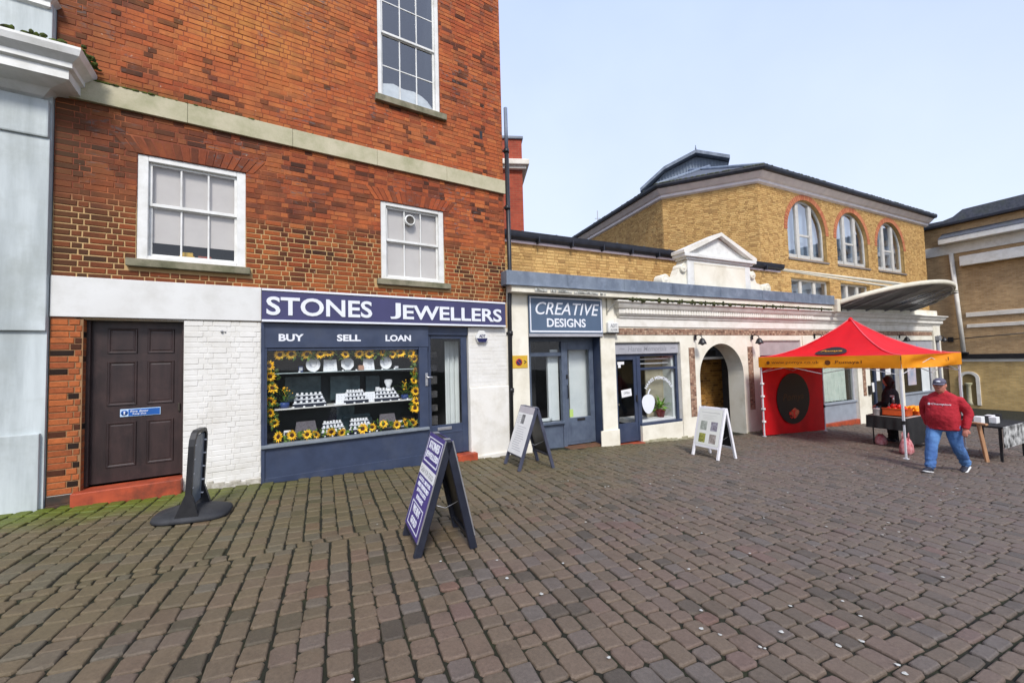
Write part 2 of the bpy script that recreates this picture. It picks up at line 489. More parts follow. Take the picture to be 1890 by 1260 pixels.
def brick_mat(name, cols, patch=None, dirt=(.03, .022, .018), dirt_amt=.5, extra=None, rough=.85):
    t = NT(name)
    st = [(i / (len(cols) - 1), c) for i, c in enumerate(cols)]
    col = t.ramp(t.attr(), st)
    col = t.mix(.35, col, t.ramp(t.noise(28, 6, .7), [(.3, .35), (.7, 1.5)]), 'MULTIPLY')
    if patch:
        col = t.mix(t.math('MULTIPLY', t.ramp(t.noise(.9, 5, .6), [(.42, 0.0), (.65, 1.0)]), .55), col, patch, 'MIX')
    col = t.mix(t.math('MULTIPLY', t.ramp(t.noise(1.7, 8, .7), [(.5, 0.0), (.78, 1.0)]), dirt_amt), col, dirt)
    if extra:
        col = extra(t, col)
    t.bump(t.noise(55, 6, .7), .45, .006)
    return t.out(col, rough, 0, .25)
def red_extra(t, col):
    x = t.xyz()
    inv = lambda v: t.math('SUBTRACT', 1.0, v)
    mul = lambda *a: a[0] if len(a) == 1 else t.math('MULTIPLY', a[0], mul(*a[1:]))
    # a paler, yellower patch of replaced bricks high on the wall
    cx_ = t.math('SUBTRACT', 1.0, t.math('ABSOLUTE', t.math('MULTIPLY', t.math('SUBTRACT', t.math('ADD', x[0], t.math('MULTIPLY', t.noise(1.2, 5), 1.4)), 2.1), .62)), None, True)
    up = t.band(t.math('ADD', x[2], t.math('MULTIPLY', t.noise(1.5, 5), 1.2)), 6.6, 7.4)
    col = t.mix(mul(cx_, up, t.ramp(t.noise(3.2, 6, .7), [(.35, .1), (.62, 1.0)]), .85), col, lin((.80, .53, .26)))
    # browner repointed courses low down
    low = inv(t.band(t.math('ADD', x[2], t.math('MULTIPLY', t.noise(1.6, 4), .5)), 4.1, 4.3))
    col = t.mix(mul(low, .65), col, t.mix(1.0, col, (.66, .66, .52), 'MULTIPLY'))
    # sooty face between the courses, heavier towards the left corner
    mid = mul(inv(t.band(x[2], 5.2, 5.3)), t.band(x[2], 3.7, 4.3), inv(t.band(t.math('ADD', x[0], t.math('MULTIPLY', t.noise(.9, 6), 3.2)), .8, 5.2)))
    col = t.mix(mul(mid, .85), col, t.mix(.62, col, lin((.27, .18, .135))))
    edge = mul(inv(t.band(t.math('ADD', x[0], t.math('MULTIPLY', t.noise(1.3, 6), 1.3)), -.35, .8)), .72)
    col = t.mix(edge, col, t.mix(t.noise(2.6, 5), lin((.22, .15, .10)), lin((.36, .27, .17))))
    wet = mul(t.band(x[2], 5.5, 5.53), inv(t.band(t.math('ADD', x[2], t.math('MULTIPLY', t.noise(3, 5), .35)), 5.66, 5.92)), inv(t.band(x[0], -.3, 3.2)))
    col = t.mix(mul(wet, .7), col, lin((.30, .30, .14)))
    # blackened and blue-grey burnt headers in loose clusters
    burnt = mul(t.ramp(t.noise(1.15, 3, .5), [(.50, 0.0), (.62, 1.0)]), t.ramp(t.noise(7.5, 3, .5, (1, 1, 2.8)), [(.56, 0.0), (.63, 1.0)]), t.band(x[2], 4.0, 4.3))
    col = t.mix(mul(burnt, .75), col, t.mix(t.noise(12, 4), lin((.20, .16, .15)), lin((.50, .46, .45))))
    streak = mul(t.ramp(t.noise(1.6, 6, .65, (2.2, 1, .3)), [(.46, 0.0), (.70, 1.0)]), .50)
    col = t.mix(streak, col, t.mix(.5, col, lin((.22, .15, .115))))
    sp = mul(t.ramp(t.noise(16, 2, .4), [(.735, 0.0), (.76, 1.0)]), .7)
    return t.mix(sp, col, lin((.70, .60, .52)))
REDB = brick_mat("old_red_brick", [lin((.25, .155, .12)), lin((.49, .25, .16)), lin((.62, .30, .175)), lin((.68, .345, .19)), lin((.72, .42, .235)), lin((.43, .24, .185))],
                 patch=lin((.70, .40, .225)), extra=red_extra)
def red_mortar():
    t = NT("old_lime_mortar")
    x = t.xyz()
    hi = t.band(t.math('ADD', x[2], t.math('MULTIPLY', t.noise(1.6, 4), .5)), 4.0, 4.3)
    a = t.mix(t.noise(3, 5), lin((.80, .67, .47)), lin((.62, .50, .34)))
    b = t.mix(t.ramp(t.noise(1.4, 6), [(.5, 0.0), (.66, 1.0)]), lin((.50, .26, .17)), lin((.70, .42, .25)))
    t.bump(t.noise(70, 5), .5, .006)
    return t.out(t.mix(hi, a, b), .9)
REDM = red_mortar()
YELB = brick_mat("yellow_stock_brick", [lin((.62, .48, .30)), lin((.74, .595, .37)), lin((.80, .66, .43)), lin((.76, .61, .39)), lin((.68, .53, .33))], dirt=(.20, .13, .06), dirt_amt=.5)
YELM = mat("buff_mortar", lin((.72, .60, .39)), lin((.60, .48, .30)), 4, .9, .3)
BANDB = brick_mat("mixed_brown_brick", [lin((.42, .31, .26)), lin((.66, .53, .44)), lin((.54, .41, .34)), lin((.76, .65, .55))], dirt_amt=.2)
BANDM = mat("grey_mortar", lin((.58, .51, .44)), None, 5, .9)
WHTB = mat("white_painted_brick", (.74, .725, .685), (.66, .64, .59), 3, .6, .3, 40, .006, stain=(.42, .38, .30), stain_amt=.35, sscale=2.6)
PIERB = brick_mat("orange_pier_brick", [lin((.15, .10, .075)), lin((.56, .30, .17)), lin((.68, .38, .21)), lin((.58, .31, .18)), lin((.36, .22, .14))], dirt_amt=.75)
def far_brick(name, c1, c2, cm):
    t = NT(name)
    b = t.n.new("ShaderNodeTexBrick")
    mp = t.n.new("ShaderNodeMapping")
    mp.inputs["Rotation"].default_value = (R(90), 0, 0)
    t.l.new(t.co, mp.inputs[0])
    t.l.new(mp.outputs[0], b.inputs["Vector"])
    for k, v in (("Color1", c1), ("Color2", c2), ("Mortar", cm)):
        b.inputs[k].default_value = (*v, 1)
    for k, v in (("Scale", 1.0), ("Mortar Size", .008), ("Brick Width", .225), ("Row Height", .078)):
        b.inputs[k].default_value = v
    col = t.mix(.4, b.outputs["Color"], t.ramp(t.noise(1.3, 7, .7), [(.3, .35), (.7, 1.5)]), 'MULTIPLY')
    return t.out(col, .9)
BROWNB = far_brick("brown_stock_brick", lin((.74, .62, .46)), lin((.64, .52, .37)), lin((.70, .61, .48)))
REDFAR = far_brick("far_red_brick", lin((.66, .29, .20)), lin((.58, .24, .17)), lin((.60, .36, .27)))

def sett_mat():
    t = NT("tumbled_block_paving")
    col = t.ramp(t.attr(), [(0, lin((.31, .285, .26))), (.12, lin((.395, .35, .31))), (.4, lin((.44, .385, .335))), (.72, lin((.435, .37, .335))), (.90, lin((.40, .375, .365))), (1, lin((.455, .355, .325)))])
    x = t.xyz()
    # tint turns bluish-grey to the right, browner and algae-green towards the brick building
    rt = t.band(t.math('ADD', x[0], t.math('MULTIPLY', t.noise(.5, 3), 3)), .5, 6)
    col = t.mix(t.math('MULTIPLY', rt, .40), col, lin((.42, .405, .415)))
    lf = t.band(t.math('ADD', t.math('SUBTRACT', x[1], x[0]), t.math('MULTIPLY', t.noise(.8, 5), 3)), 5.0, 8.4)
    col = t.mix(t.math('MULTIPLY', lf, .42), col, lin((.38, .37, .215)))
    # moss along the foot of the brick building: distance to its wall line
    wl_ = t.math('ADD', t.math('MULTIPLY', t.math('SUBTRACT', x[0], P0.x), -RW.n.x), t.math('MULTIPLY', t.math('SUBTRACT', x[1], P0.y), -RW.n.y))
    al = t.math('ADD', t.math('MULTIPLY', t.math('SUBTRACT', x[0], P0.x), RW.d.x), t.math('MULTIPLY', t.math('SUBTRACT', x[1], P0.y), RW.d.y))
    near = t.math('SUBTRACT', 1.0, t.band(t.math('ADD', wl_, t.math('MULTIPLY', t.noise(2.5, 6, .65), .9)), .70, 1.45))
    left = t.math('SUBTRACT', 1.0, t.band(al, .2, 2.2))
    col = t.mix(t.math('MULTIPLY', t.math('MULTIPLY', near, left), 1.0, None, True), col, t.mix(t.noise(9, 5), lin((.44, .54, .12)), lin((.32, .36, .13))))
    col = t.mix(t.math('MULTIPLY', near, .28), col, lin((.36, .34, .17)))
    col = t.mix(.45, col, t.ramp(t.noise(45, 6, .75), [(.25, .3), (.75, 1.6)]), 'MULTIPLY')
    col = t.mix(t.math('MULTIPLY', t.ramp(t.noise(2.6, 7, .7), [(.52, 0.0), (.75, 1.0)]), .45), col, lin((.25, .22, .19)))
    col = t.mix(1.0, col, (.865, .83, .745), 'MULTIPLY')
    col = t.mix(.5, col, t.ramp(t.noise(260, 3, .6), [(.3, .55), (.7, 1.45)]), 'MULTIPLY')
    t.bump(t.noise(120, 6, .7), .5, .005)
    return t.out(col, t.ramp(t.noise(3, 5), [(.3, .52), (.7, .75)]), 0, .35)
SETT = sett_mat()
JOINT = mat("dark_mossy_joint", lin((.10, .095, .075)), lin((.15, .16, .08)), 5, .95, .6, 80, .01)

# ---------------------------------------------------------------- walls of bricks
def wallgrid(mb, x0, x1, z0, z1, y, ops, dep):
    xs = sorted({x0, x1, *[max(x0, min(x1, v)) for o in ops for v in o[:2]]})
    zs = sorted({z0, z1, *[max(z0, min(z1, v)) for o in ops for v in o[2:4]]})
    for a, b in zip(xs, xs[1:]):
        for c, d in zip(zs, zs[1:]):
            mx_, mz = (a + b) / 2, (c + d) / 2
            if b - a > 1e-6 and d - c > 1e-6 and not any(o[0] < mx_ < o[1] and o[2] < mz < o[3] for o in ops):
                mb.add([(a, y, c), (b, y, c), (b, y, d), (a, y, d)], [(0, 1, 2, 3)])
    for o in ops:
        a, b, c, d = o[:4]
        e = y + dep
        mb.add([(a, y, c), (b, y, c), (b, y, d), (a, y, d), (a, e, c), (b, e, c), (b, e, d), (a, e, d)],
               [(0, 4, 5, 1), (1, 5, 6, 2), (2, 6, 7, 3), (3, 7, 4, 0)])
    return mb
def bricks(parent, fr, x0, x1, z0, z1, y, ops, matl, course=.0785, L=.225, head=.108, gap=.011, dep=.009, ch=.004, jit=.002, single=0, bond='flemish', solid=None, name="brick", tfn=None):
    """coursed brick faces; the `single` largest in the picture become objects of their own, the rest one joined part"""
    out = []
    r = 0
    z = z0
    while z < z1 - .02:
        zt = min(z + course, z1)
        x = x0 - (random.choice((.06, .12, .17)) if bond == 'random' else (.165 * (r % 2) if bond == 'flemish' else .5 * L * (r % 2)))
        k = r % 2
        while x < x1:
            w = (L if k % 2 == 0 else head) if bond != 'stretcher' else L
            k += 1
            w += random.uniform(-.006, .006)
            segs = [(max(x, x0), min(x + w, x1))]
            zm = (z + zt) / 2
            cuts = [(o[0], o[1]) for o in ops if o[2] < zm < o[3]]
            if solid:
                cuts += solid(zm)
            for a, b in cuts:
                ns = []
                for p, q in segs:
                    if b <= p or a >= q:
                        ns.append((p, q))
                    else:
                        if p < a:
                            ns.append((p, a))
                        if b < q:
                            ns.append((b, q))
                segs = ns
            for p, q in segs:
                if q - p > .03:
                    out.append((p + gap / 2, q - gap / 2, z + gap / 2, zt - gap / 2))
            x += w
        z += course
        r += 1
    def size(b):
        c = [campx(fr.p(px, y, pz)) for px in b[:2] for pz in b[2:]]
        if min(q[2] for q in c) < .1:
            return 0
        u, v = sum(q[0] for q in c) / 4, sum(q[1] for q in c) / 4
        if not (90 < u < 1800 and 0 < v < 1260):
            return 0
        return (max(q[0] for q in c) - min(q[0] for q in c)) * (max(q[1] for q in c) - min(q[1] for q in c))
    order = sorted(out, key=size, reverse=True) if single else out
    for b in order[:single]:
        t = tfn(*b) if tfn else random.random()
        part(name, MB().block(*b, y, dep, ch, jit, t), matl, parent)
    rest = MB()
    for b in order[single:]:
        rest.block(*b, y, dep, ch, jit, tfn(*b) if tfn else random.random())
    if rest.f:
        part(name, rest, matl, parent, stuff=True)

def sash(parent, x0, x1, z0, z1, y, zr, cols, up, lo, fw=.11, gm=None, frame_m=None, bar=.022, blind=None):
    """box-sash window: window > sash, glazing_bar, pane; y = wall face, glass set back"""
    fm, gm = frame_m or WHITE, gm or GLASS
    mb = MB()
    yo = y + .015
    for a, b, c, d in ((x0, x0 + fw, z0, z1), (x1 - fw, x1, z0, z1), (x0 + fw, x1 - fw, z1 - fw * .7, z1), (x0 + fw, x1 - fw, z0, z0 + fw * .55)):
        mb.box(a, b, yo, yo + .12, c, d, .006)
    w = part("window", mb, fm, parent)
    ax, bx, az, bz = x0 + fw, x1 - fw, z0 + fw * .55, z1 - fw * .7
    for (c, d, yy, rows) in ((zr, bz, yo + .045, up), (az, zr + .02, yo + .075, lo)):
        s_ = MB()
        t = .035
        for p, q, e, f in ((ax, ax + t, c, d), (bx - t, bx, c, d), (ax + t, bx - t, d - t, d), (ax + t, bx - t, c, c + t * 1.3)):
            s_.box(p, q, yy, yy + .03, e, f, .003)
        part("sash", s_, fm, w)
        gx0, gx1, gz0, gz1 = ax + t, bx - t, c + t * 1.3, d - t
        for i in range(1, cols):
            xx = gx0 + (gx1 - gx0) * i / cols
            part("glazing_bar", MB().box(xx - bar / 2, xx + bar / 2, yy + .004, yy + .027, gz0, gz1, .003), fm, w)
        for i in range(1, rows):
            zz = gz0 + (gz1 - gz0) * i / rows
            part("glazing_bar", MB().box(gx0, gx1, yy + .006, yy + .025, zz - bar / 2, zz + bar / 2, .003), fm, w)
        for i in range(cols):
            for k in range(rows):
                a = gx0 + (gx1 - gx0) * i / cols + .004
                b = gx0 + (gx1 - gx0) * (i + 1) / cols - .004
                e = gz0 + (gz1 - gz0) * k / rows + .004
                f = gz0 + (gz1 - gz0) * (k + 1) / rows - .004
                tl = random.uniform(-.002, .002)
                g = MB()
                g.add([(a, yy + .016, e), (b, yy + .016 + tl, e), (b, yy + .016 + tl * 2, f), (a, yy + .016 + tl, f)], [(0, 1, 2, 3)])
                part("pane", g, gm, w)
    if blind:
        part("blind", MB().box(ax + .01, bx - .01, yo + .118, yo + .122, blind, bz), BLIND, w)
    return w
def inner_box(parent, x0, x1, y0, y1, z0, z1, m, name="interior"):
    mb = MB()
    mb.add([(x0, y0, z0), (x1, y0, z0), (x1, y0, z1), (x0, y0, z1), (x0, y1, z0), (x1, y1, z0), (x1, y1, z1), (x0, y1, z1)],
           [(4, 5, 6, 7), (0, 1, 5, 4), (3, 7, 6, 2), (0, 4, 7, 3), (1, 2, 6, 5)])
    return part(name, mb, m, parent)

# ================================================================ PAVEMENT
def build_pavement():
    mb = MB()
    N = 60
    ext = 140
    mb.add([(x, y, gz(x, y) - .02) for x, y in ((-ext, -ext), (ext, -ext), (ext, ext), (-ext, ext))], [(0, 1, 2, 3)])
    pav = setting("pavement", mb, JOINT)
    A = Vector((math.sin(R(-23.5)), math.cos(R(-23.5))))
    C = Vector((math.sin(R(66.5)), math.cos(R(66.5))))
    L0, LD = Vector((-3.60, 3.25)), Vector((math.sin(R(59.9)), math.cos(R(59.9))))
    LN = Vector((-LD.y, LD.x))
    K0, KD = Vector((2.2, 2.45)), Vector((math.sin(R(64.6)), math.cos(R(64.6))))
    KN = Vector((-KD.y, KD.x))
    rr = random.Random(3)
    setts = []
    def keep(p):
        q = Vector((p.x, p.y, 0))
        for fr, lim in ((RW, -.05), (PW, -.05)):
            w = (q - fr.o)
            if fr is RW and w.dot(fr.d) < 5.85 and w.dot(fr.n) > lim:
                return False
            if fr is PW and w.dot(fr.d) > -.3 and w.dot(fr.d) < 20.8 and w.dot(fr.n) > lim:
                return False
        u, v, z = campx((p.x, p.y, gz(p.x, p.y)))
        return z > .5 and -260 < u < 2150 and v < 1420 and z < (19 if u < 1500 else 27)
    def sett(p, da, dc, la, lc, tint=None):
        if not keep(p):
            return
        hl, hc, cut = la / 2 - rr.uniform(.005, .0075), lc / 2 - rr.uniform(.005, .0075), rr.uniform(.010, .024)
        dz, tx, ty = rr.uniform(-.006, .004), rr.uniform(-.018, .018), rr.uniform(-.018, .018)
        j = lambda: rr.uniform(-.006, .005)
        out = [(hl, hc - cut), (hl - cut, hc), (-hl + cut, hc), (-hl, hc - cut), (-hl, -hc + cut), (-hl + cut, -hc), (hl - cut, -hc), (hl, -hc + cut)]
        out = [(a + j(), c + j()) for a, c in out]
        def ring(k, dep):
            vs = []
            for a, c in out:
                sa = a - math.copysign(min(abs(a), k), a)
                sc = c - math.copysign(min(abs(c), k), c)
                q = p + da * sa + dc * sc
                vs.append((q.x, q.y, gz(q.x, q.y) + dz + sa * tx + sc * ty - dep))
            return vs
        vs = ring(.011, 0) + ring(.004, .004) + ring(0, .013) + ring(0, .028)
        fs = [tuple(range(7, -1, -1))]
        for k in (0, 8, 16):
            fs += [(k + i, k + (i + 1) % 8, k + 8 + (i + 1) % 8, k + 8 + i) for i in range(8)]
        c = campx((p.x, p.y, gz(p.x, p.y)))
        setts.append((c[2] if 80 < c[0] < 1810 and c[1] < 1275 else 99, vs, fs, rr.random() if tint is None else tint))
    W = .163
    for side in (0, 1):                      # the two fields either side of the small-block row
        ang = 0 if side == 0 else R(2.0)
        a_ = Vector((A.x * math.cos(ang) - A.y * math.sin(ang), A.x * math.sin(ang) + A.y * math.cos(ang)))
        c_ = Vector((a_.y, -a_.x))
        for i in range(-60, 130):
            c0 = i * W + (.07 if side else 0)
            wob = rr.uniform(-.006, .006)
            # where this course meets the row line and the corner line
            base = c_ * c0
            al = (L0 - base).dot(LN) / a_.dot(LN)
            ak = (K0 - base).dot(KN) / a_.dot(KN)
            a, e = (al + .065, 24) if side else (max(-2, ak + .03), al - .065)
            while a < e - .05:
                l = rr.choice((.125, .145, .165, .18, .195, .215))
                if e - a - l < .07:
                    l = e - a
                    if l > .3:
                        l = .165
                p = base + a_ * (a + l / 2) + c_ * (wob + rr.uniform(-.004, .004))
                sett(p, a_, c_, l, W + rr.uniform(-.004, .002))
                a += l
    x = -8
    while x < 20:
        l = rr.choice((.10, .13, .165))
        sett(L0 + LD * (x + l / 2) + LN * rr.uniform(-.012, .012), LD, LN, l, .118)
        x += l
    for k in range(0, 16):
        x = -6 + rr.random() * .2
        while x < 8:
            l = rr.choice((.2, .21, .22))
            sett(K0 + KD * (x + l / 2) - KN * (.03 + k * .108), KD, KN, l, .106)
            x += l
    setts.sort(key=lambda q: q[0])
    for _, vs, fs, t in setts[:300]:
        m = MB()
        m.add(vs, fs, t)
        part("paving_block", m, SETT, pav)
    m = MB()
    for _, vs, fs, t in setts[300:]:
        m.add(vs, fs, t)
    part("paving_block", m, SETT, pav, stuff=True)
    g = MB()                                   # trodden chewing gum
    for _ in range(190):
        z = rr.uniform(2.0, 9.5)
        u = rr.uniform(-.5, 1.1) * z
        if not keep(Vector((u, z))) or rr.random() > (.35 + .65 * (u / z + .5) / 1.6):
            continue
        r_ = rr.uniform(.007, .017)
        k0 = rr.uniform(0, 6)
        pts = [(u + r_ * (1 + .3 * math.sin(3 * q + k0)) * math.cos(q), z + r_ * (1 + .25 * math.cos(2 * q + k0)) * math.sin(q)) for q in [i * .785 for i in range(8)]]
        g.add([(a, b, gz(a, b) + .009) for a, b in pts] + [(u, z, gz(u, z) + .0115)], [(i, (i + 1) % 8, 8) for i in range(8)])
    setting("chewing_gum_spots", g, mat("trodden_gum", lin((.74, .74, .72)), lin((.6, .6, .57)), 60, .7), "stuff")
build_pavement()

# ================================================================ RED BRICK BUILDING
B = thing("red_brick_building", "old red brick corner building with a stone string course above the jeweller's shop", "building", RW.m())
ZT = 11.2
openL, openM, openT = (-.03, 1.22, 3.2, 4.68), (3.25, 4.46, 3.2, 4.63), (3.23, 4.43, 6.58, 9.75)
vent_hole = (5.30, 5.37, 6.33, 6.50)
ops_up = [openL, openM, openT]
mb = MB()
wallgrid(mb, -.82, 5.85, 2.36, ZT, .0, ops_up, .03)
mb.add([(5.85, 0, 2.36), (5.85, 7, 2.36), (5.85, 7, ZT), (5.85, 0, ZT)], [(0, 1, 2, 3)])
mb.add([(5.85, 7, -.5), (-.82, 7, -.5), (-.82, 7, ZT), (5.85, 7, ZT)], [(0, 1, 2, 3)])
mb.add([(-.82, 7, -.5), (-.82, 0, -.5), (-.82, 0, ZT), (-.82, 7, ZT)], [(0, 1, 2, 3)])
mb.add([(-.82, 0, ZT), (5.85, 0, ZT), (5.85, 7, ZT), (-.82, 7, ZT)], [(0, 1, 2, 3)])
mb.add([(5.85, .35, -.5), (5.85, 7, -.5), (5.85, 7, 2.36), (5.85, .35, 2.36)], [(0, 1, 2, 3)])
part("wall", mb, REDM, B)
# soldier-brick flat arches over the lower windows
heads = []
for a, b, c, d in (openL, openM):
    m = MB()
    n = 17
    for i in range(n):
        t = (i + .5) / n - .5
        xm = (a + b) / 2 + t * (b - a + .2)
        w = (b - a + .2) / n
        sk = t * .34
        m.add([(xm - w / 2 + .004, -.010, d + .004), (xm + w / 2 - .004, -.010, d + .004), (xm + w / 2 - .004 + sk, -.010, d + .225), (xm - w / 2 + .004 + sk, -.010, d + .225),
               (xm - w / 2 + .004, .0, d + .004), (xm + w / 2 - .004, .0, d + .004), (xm + w / 2 - .004 + sk, .0, d + .225), (xm - w / 2 + .004 + sk, .0, d + .225)],
              [(0, 1, 2, 3), (0, 4, 5, 1), (1, 5, 6, 2), (2, 6, 7, 3), (3, 7, 4, 0)], random.uniform(.15, .6))
    part("brick_arch", m, REDB, B, stuff=True)
    heads.append((a - .12, b + .12, d, d + .232))
def red_t(x0, x1, z0, z1):
    t = random.random()
    if z0 < 4.0:
        t *= .45 if x0 < .9 else .8
        if x1 - x0 < .13 and random.random() < .45:
            t = random.uniform(0, .12)
    elif z0 > 5.5:
        t = .3 + .65 * t
    if random.random() < (.13 if z0 > 4 else .06):
        t = random.choice((0, .02, .05, 1))
    return t
sills = [(-.14, 1.30, 3.08, 3.2), (3.15, 4.58, 3.08, 3.2), (3.13, 4.54, 6.44, 6.58)]
bricks(B, RW, -.82, 5.85, 2.885, 3.985, 0, ops_up + heads + sills, REDB, single=190, tfn=red_t, gap=.0155, dep=.008)
bricks(B, RW, -.82, 5.85, 3.985, 5.235, 0, ops_up + heads + sills, REDB, single=30, tfn=red_t, gap=.008, dep=.005, jit=.003)
bricks(B, RW, -.82, 5.85, 5.53, ZT, 0, ops_up + sills + [vent_hole], REDB, single=80, tfn=red_t, gap=.008, dep=.005, jit=.003)
part("air_vent", MB().box(vent_hole[0] + .005, vent_hole[1] - .005, -.004, .0, vent_hole[2] + .005, vent_hole[3] - .005), BLACK, B)
m = MB()
for i in range(5):
    a = -.82 + i * 1.338
    m.box(a, a + 1.3355, -.055, .0, 5.24, 5.53, .008)
part("string_course", m, STONE, B)
rr = random.Random(5)
m = MB()
for i in range(170):
    x = -.75 + abs(rr.gauss(0, 1.3))
    if x < 5:
        r_ = rr.uniform(.006, .022) * (1.5 if x < .2 else .8)
        m.sph((x, -rr.uniform(.005, .05), 5.532), (r_ * 2, r_ * 1.2, r_ * .7), 6, 3)
part("moss", m, MOSS, B, stuff=True)
wL = sash(B, *openL, 0, 3.98, 3, 1, 1, fw=.115, blind=3.48)
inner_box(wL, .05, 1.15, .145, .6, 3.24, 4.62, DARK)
part("window_sill", MB().box(-.12, 1.28, -.085, .03, 3.09, 3.195, .006), SILL, wL)
wM = sash(B, *openM, 0, 3.92, 3, 1, 1, fw=.10, blind=3.24)
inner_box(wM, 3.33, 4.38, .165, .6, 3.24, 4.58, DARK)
part("window_sill", MB().box(3.17, 4.56, -.085, .03, 3.09, 3.195, .006), SILL, wM)
m = MB()
m.loft([[(3.80 + r_ * math.cos(k * .393), yy, 4.36 + r_ * math.sin(k * .393)) for k in range(16)] for r_, yy in ((.105, .058), (.105, .03), (.095, .012), (.078, .012), (.075, .034))], caps=False)
vent = part("extractor_vent", m, WHITE, wM)
m = MB()
m.loft([[(3.80 + r_ * math.cos(k * .393), .036, 4.36 + r_ * math.sin(k * .393)) for k in range(16)] for r_ in (.076, .001)], caps=False)
for i in range(5):
    m.box(3.735, 3.865, .028, .034, 4.305 + i * .025, 4.313 + i * .025)
part("vent_grille", m, mat("vent_dark_grille", lin((.42, .40, .37)), lin((.3, .28, .26)), 20, .6), vent)
wT = sash(B, *openT, 0, 7.86, 3, 3, 2, fw=.075, gm=GLASSL)
inner_box(wT, 3.28, 4.38, .145, 1.6, 6.60, 9.7, DIM)
part("window_sill", MB().box(3.17, 4.54, -.085, .03, 6.455, 6.575, .006), SILL, wT)
m = MB()                                        # bunched net curtain lying along the bottom of the tall window
cp = [(3.34, 6.93), (3.55, 6.99), (3.75, 6.95), (3.95, 6.97), (4.1, 6.93), (4.22, 6.86), (4.33, 6.74)]
m.loft([[(x, .135 + .008 * math.sin(x * 23), 6.62), (x, .135 + .010 * math.sin(x * 31), (6.62 + z) / 2), (x, .14, z), (x, .24, z - .02)] for x, z in cp], caps=False, closed=False)
part("net_curtain", m, mat("bright_net", (.85, .84, .80), None, 6, .7), wT)
# things standing behind the left window
solo("stacked_box", MB().box(.40, .58, .19, .30, 3.29, 3.345, .004).box(.43, .56, .20, .29, 3.345, 3.40, .004), YEL, "small yellow box standing inside the window under the blind", "box", RW.m())
solo("stacked_box", MB().box(.62, .78, .19, .30, 3.29, 3.36, .004), TILE, "small red box beside the yellow box behind the window", "box", RW.m())
solo("paper_stack", MB().box(.16, .36, .19, .32, 3.285, 3.30).box(.17, .35, .20, .32, 3.30, 3.325, .003, .6), PAPER, "low stack of white papers inside the first-floor window", "papers", RW.m())
solo("paper_stack", MB().box(.9, 1.05, .19, .30, 3.285, 3.33, .003), PAPER, "small white pad in the right corner of the blinded window", "papers", RW.m())

# ---- ground floor, door end
gl = lambda x: gf(RW, x, 0)
part("render_band", MB().box(-.82, 1.425, -.03, .02, 2.385, 2.905, .006), BAND, B)
m = MB()
wallgrid(m, -.82, 1.42, -.25, 2.386, .0, [(-.53, .49, .16, 2.36)], .22)
m.add([(1.42, 0, -.4), (1.42, .6, -.4), (1.42, .6, 2.386), (1.42, 0, 2.386)], [(0, 1, 2, 3)])
part("wall", m, WHTB, B)
part("mortar_bed", MB().box(-.82, -.525, -.002, .0, .16, 2.384), mat("pier_mortar", lin((.62, .47, .33)), lin((.48, .36, .25)), 6, .9), B)
part("mortar_bed", MB().box(-.5305, -.5235, .001, .22, .16, 2.36), mat("reveal_mortar", lin((.55, .42, .30)), None, 6, .9), B)
pier_t = lambda *b: random.choice((0, .05, .3, .45, .5, .6, .7, .75))
bricks(B, RW, -.82, -.53, .16, 2.386, -.002, [], PIERB, tfn=pier_t, gap=.012)
m = MB()                                        # brick reveal of the doorway
z, k = .16, 0
while z < 2.36:
    for a, b in (((.0, .11), (.11, .22)) if k % 2 else ((.0, .17), (.17, .22))):
        m.box(-.531, -.522, a + .005, b - .005, z + .006, z + .0725, 0, pier_t())
    z += .0785
    k += 1
part("brick", m, PIERB, B, stuff=True)
part("plinth", MB().box(-.82, -.55, -.03, .0, -.2, .05, .006).box(-.82, -.54, -.022, .0, .05, .155, .006), mat("sooty_plinth", (.03, .026, .022), (.10, .05, .03), 6, .85, .4), B)
bricks(B, RW, .49, 1.42, -.06, 2.386, 0, [], WHTB, dep=.006, gap=.008, ch=.003, jit=.003, tfn=lambda *b: .5)
m = MB()
for i in range(14):                             # spalled render along the foot of the white wall
    x = .5 + i * .066
    m.box(x, x + .075, -.022 - rr.uniform(0, .012), 0, -.2, gl(x) + rr.uniform(.03, .10), .008)
part("plinth", m, mat("flaking_whitewash", (.55, .52, .45), (.30, .27, .21), 14, .8, .6, 60, .01), B)
d = part("door", MB().box(-.53, .49, .165, .205, .20, 2.36), DOOR, B)
m = MB()
for a, b, c, e in ((-.525, -.485, .19, 2.36), (.455, .487, .19, 2.36)):
    m.box(a, b, .10, .165, c, e, .004)
part("door_frame", m, DOOR, d)
def panel(x0, x1, z0, z1):
    m = MB()
    y = .165
    t = .022
    vs, fs = [], []
    for k, yy in ((0, y - .001), (.008, y - .014), (t, y - .012), (t + .012, y - .002), (t + .03, y - .006)):
        vs += [(x0 + k, yy, z0 + k), (x1 - k, yy, z0 + k), (x1 - k, yy, z1 - k), (x0 + k, yy, z1 - k)]
    for i in range(4):
        fs += [(i * 4 + j, i * 4 + (j + 1) % 4, i * 4 + 4 + (j + 1) % 4, i * 4 + 4 + j) for j in range(4)]
    fs.append((16, 17, 18, 19))
    m.add(vs, fs)
    part("door_panel", m, DOOR, d)
for x0, x1 in ((-.335, -.03), (.07, .365)):
    for z0, z1 in ((.39, .99), (1.21, 1.81), (1.915, 2.26)):
        panel(x0, x1, z0, z1)
m = MB()
m.box(-.58, .49, -.13, .16, -.2, .175, .012)
part("doorstep", m, TILE, B)
fs_ = thing("door_sign", "blue fire door sign with a round symbol fixed to the brown door", "sign", RW.m(-.2, .16, 1.055))
part("plate", MB().box(0, .42, -.008, 0, 0, .105, .003), mat("pale_sign_border", lin((.72, .82, .92)), None, 5, .4), fs_)
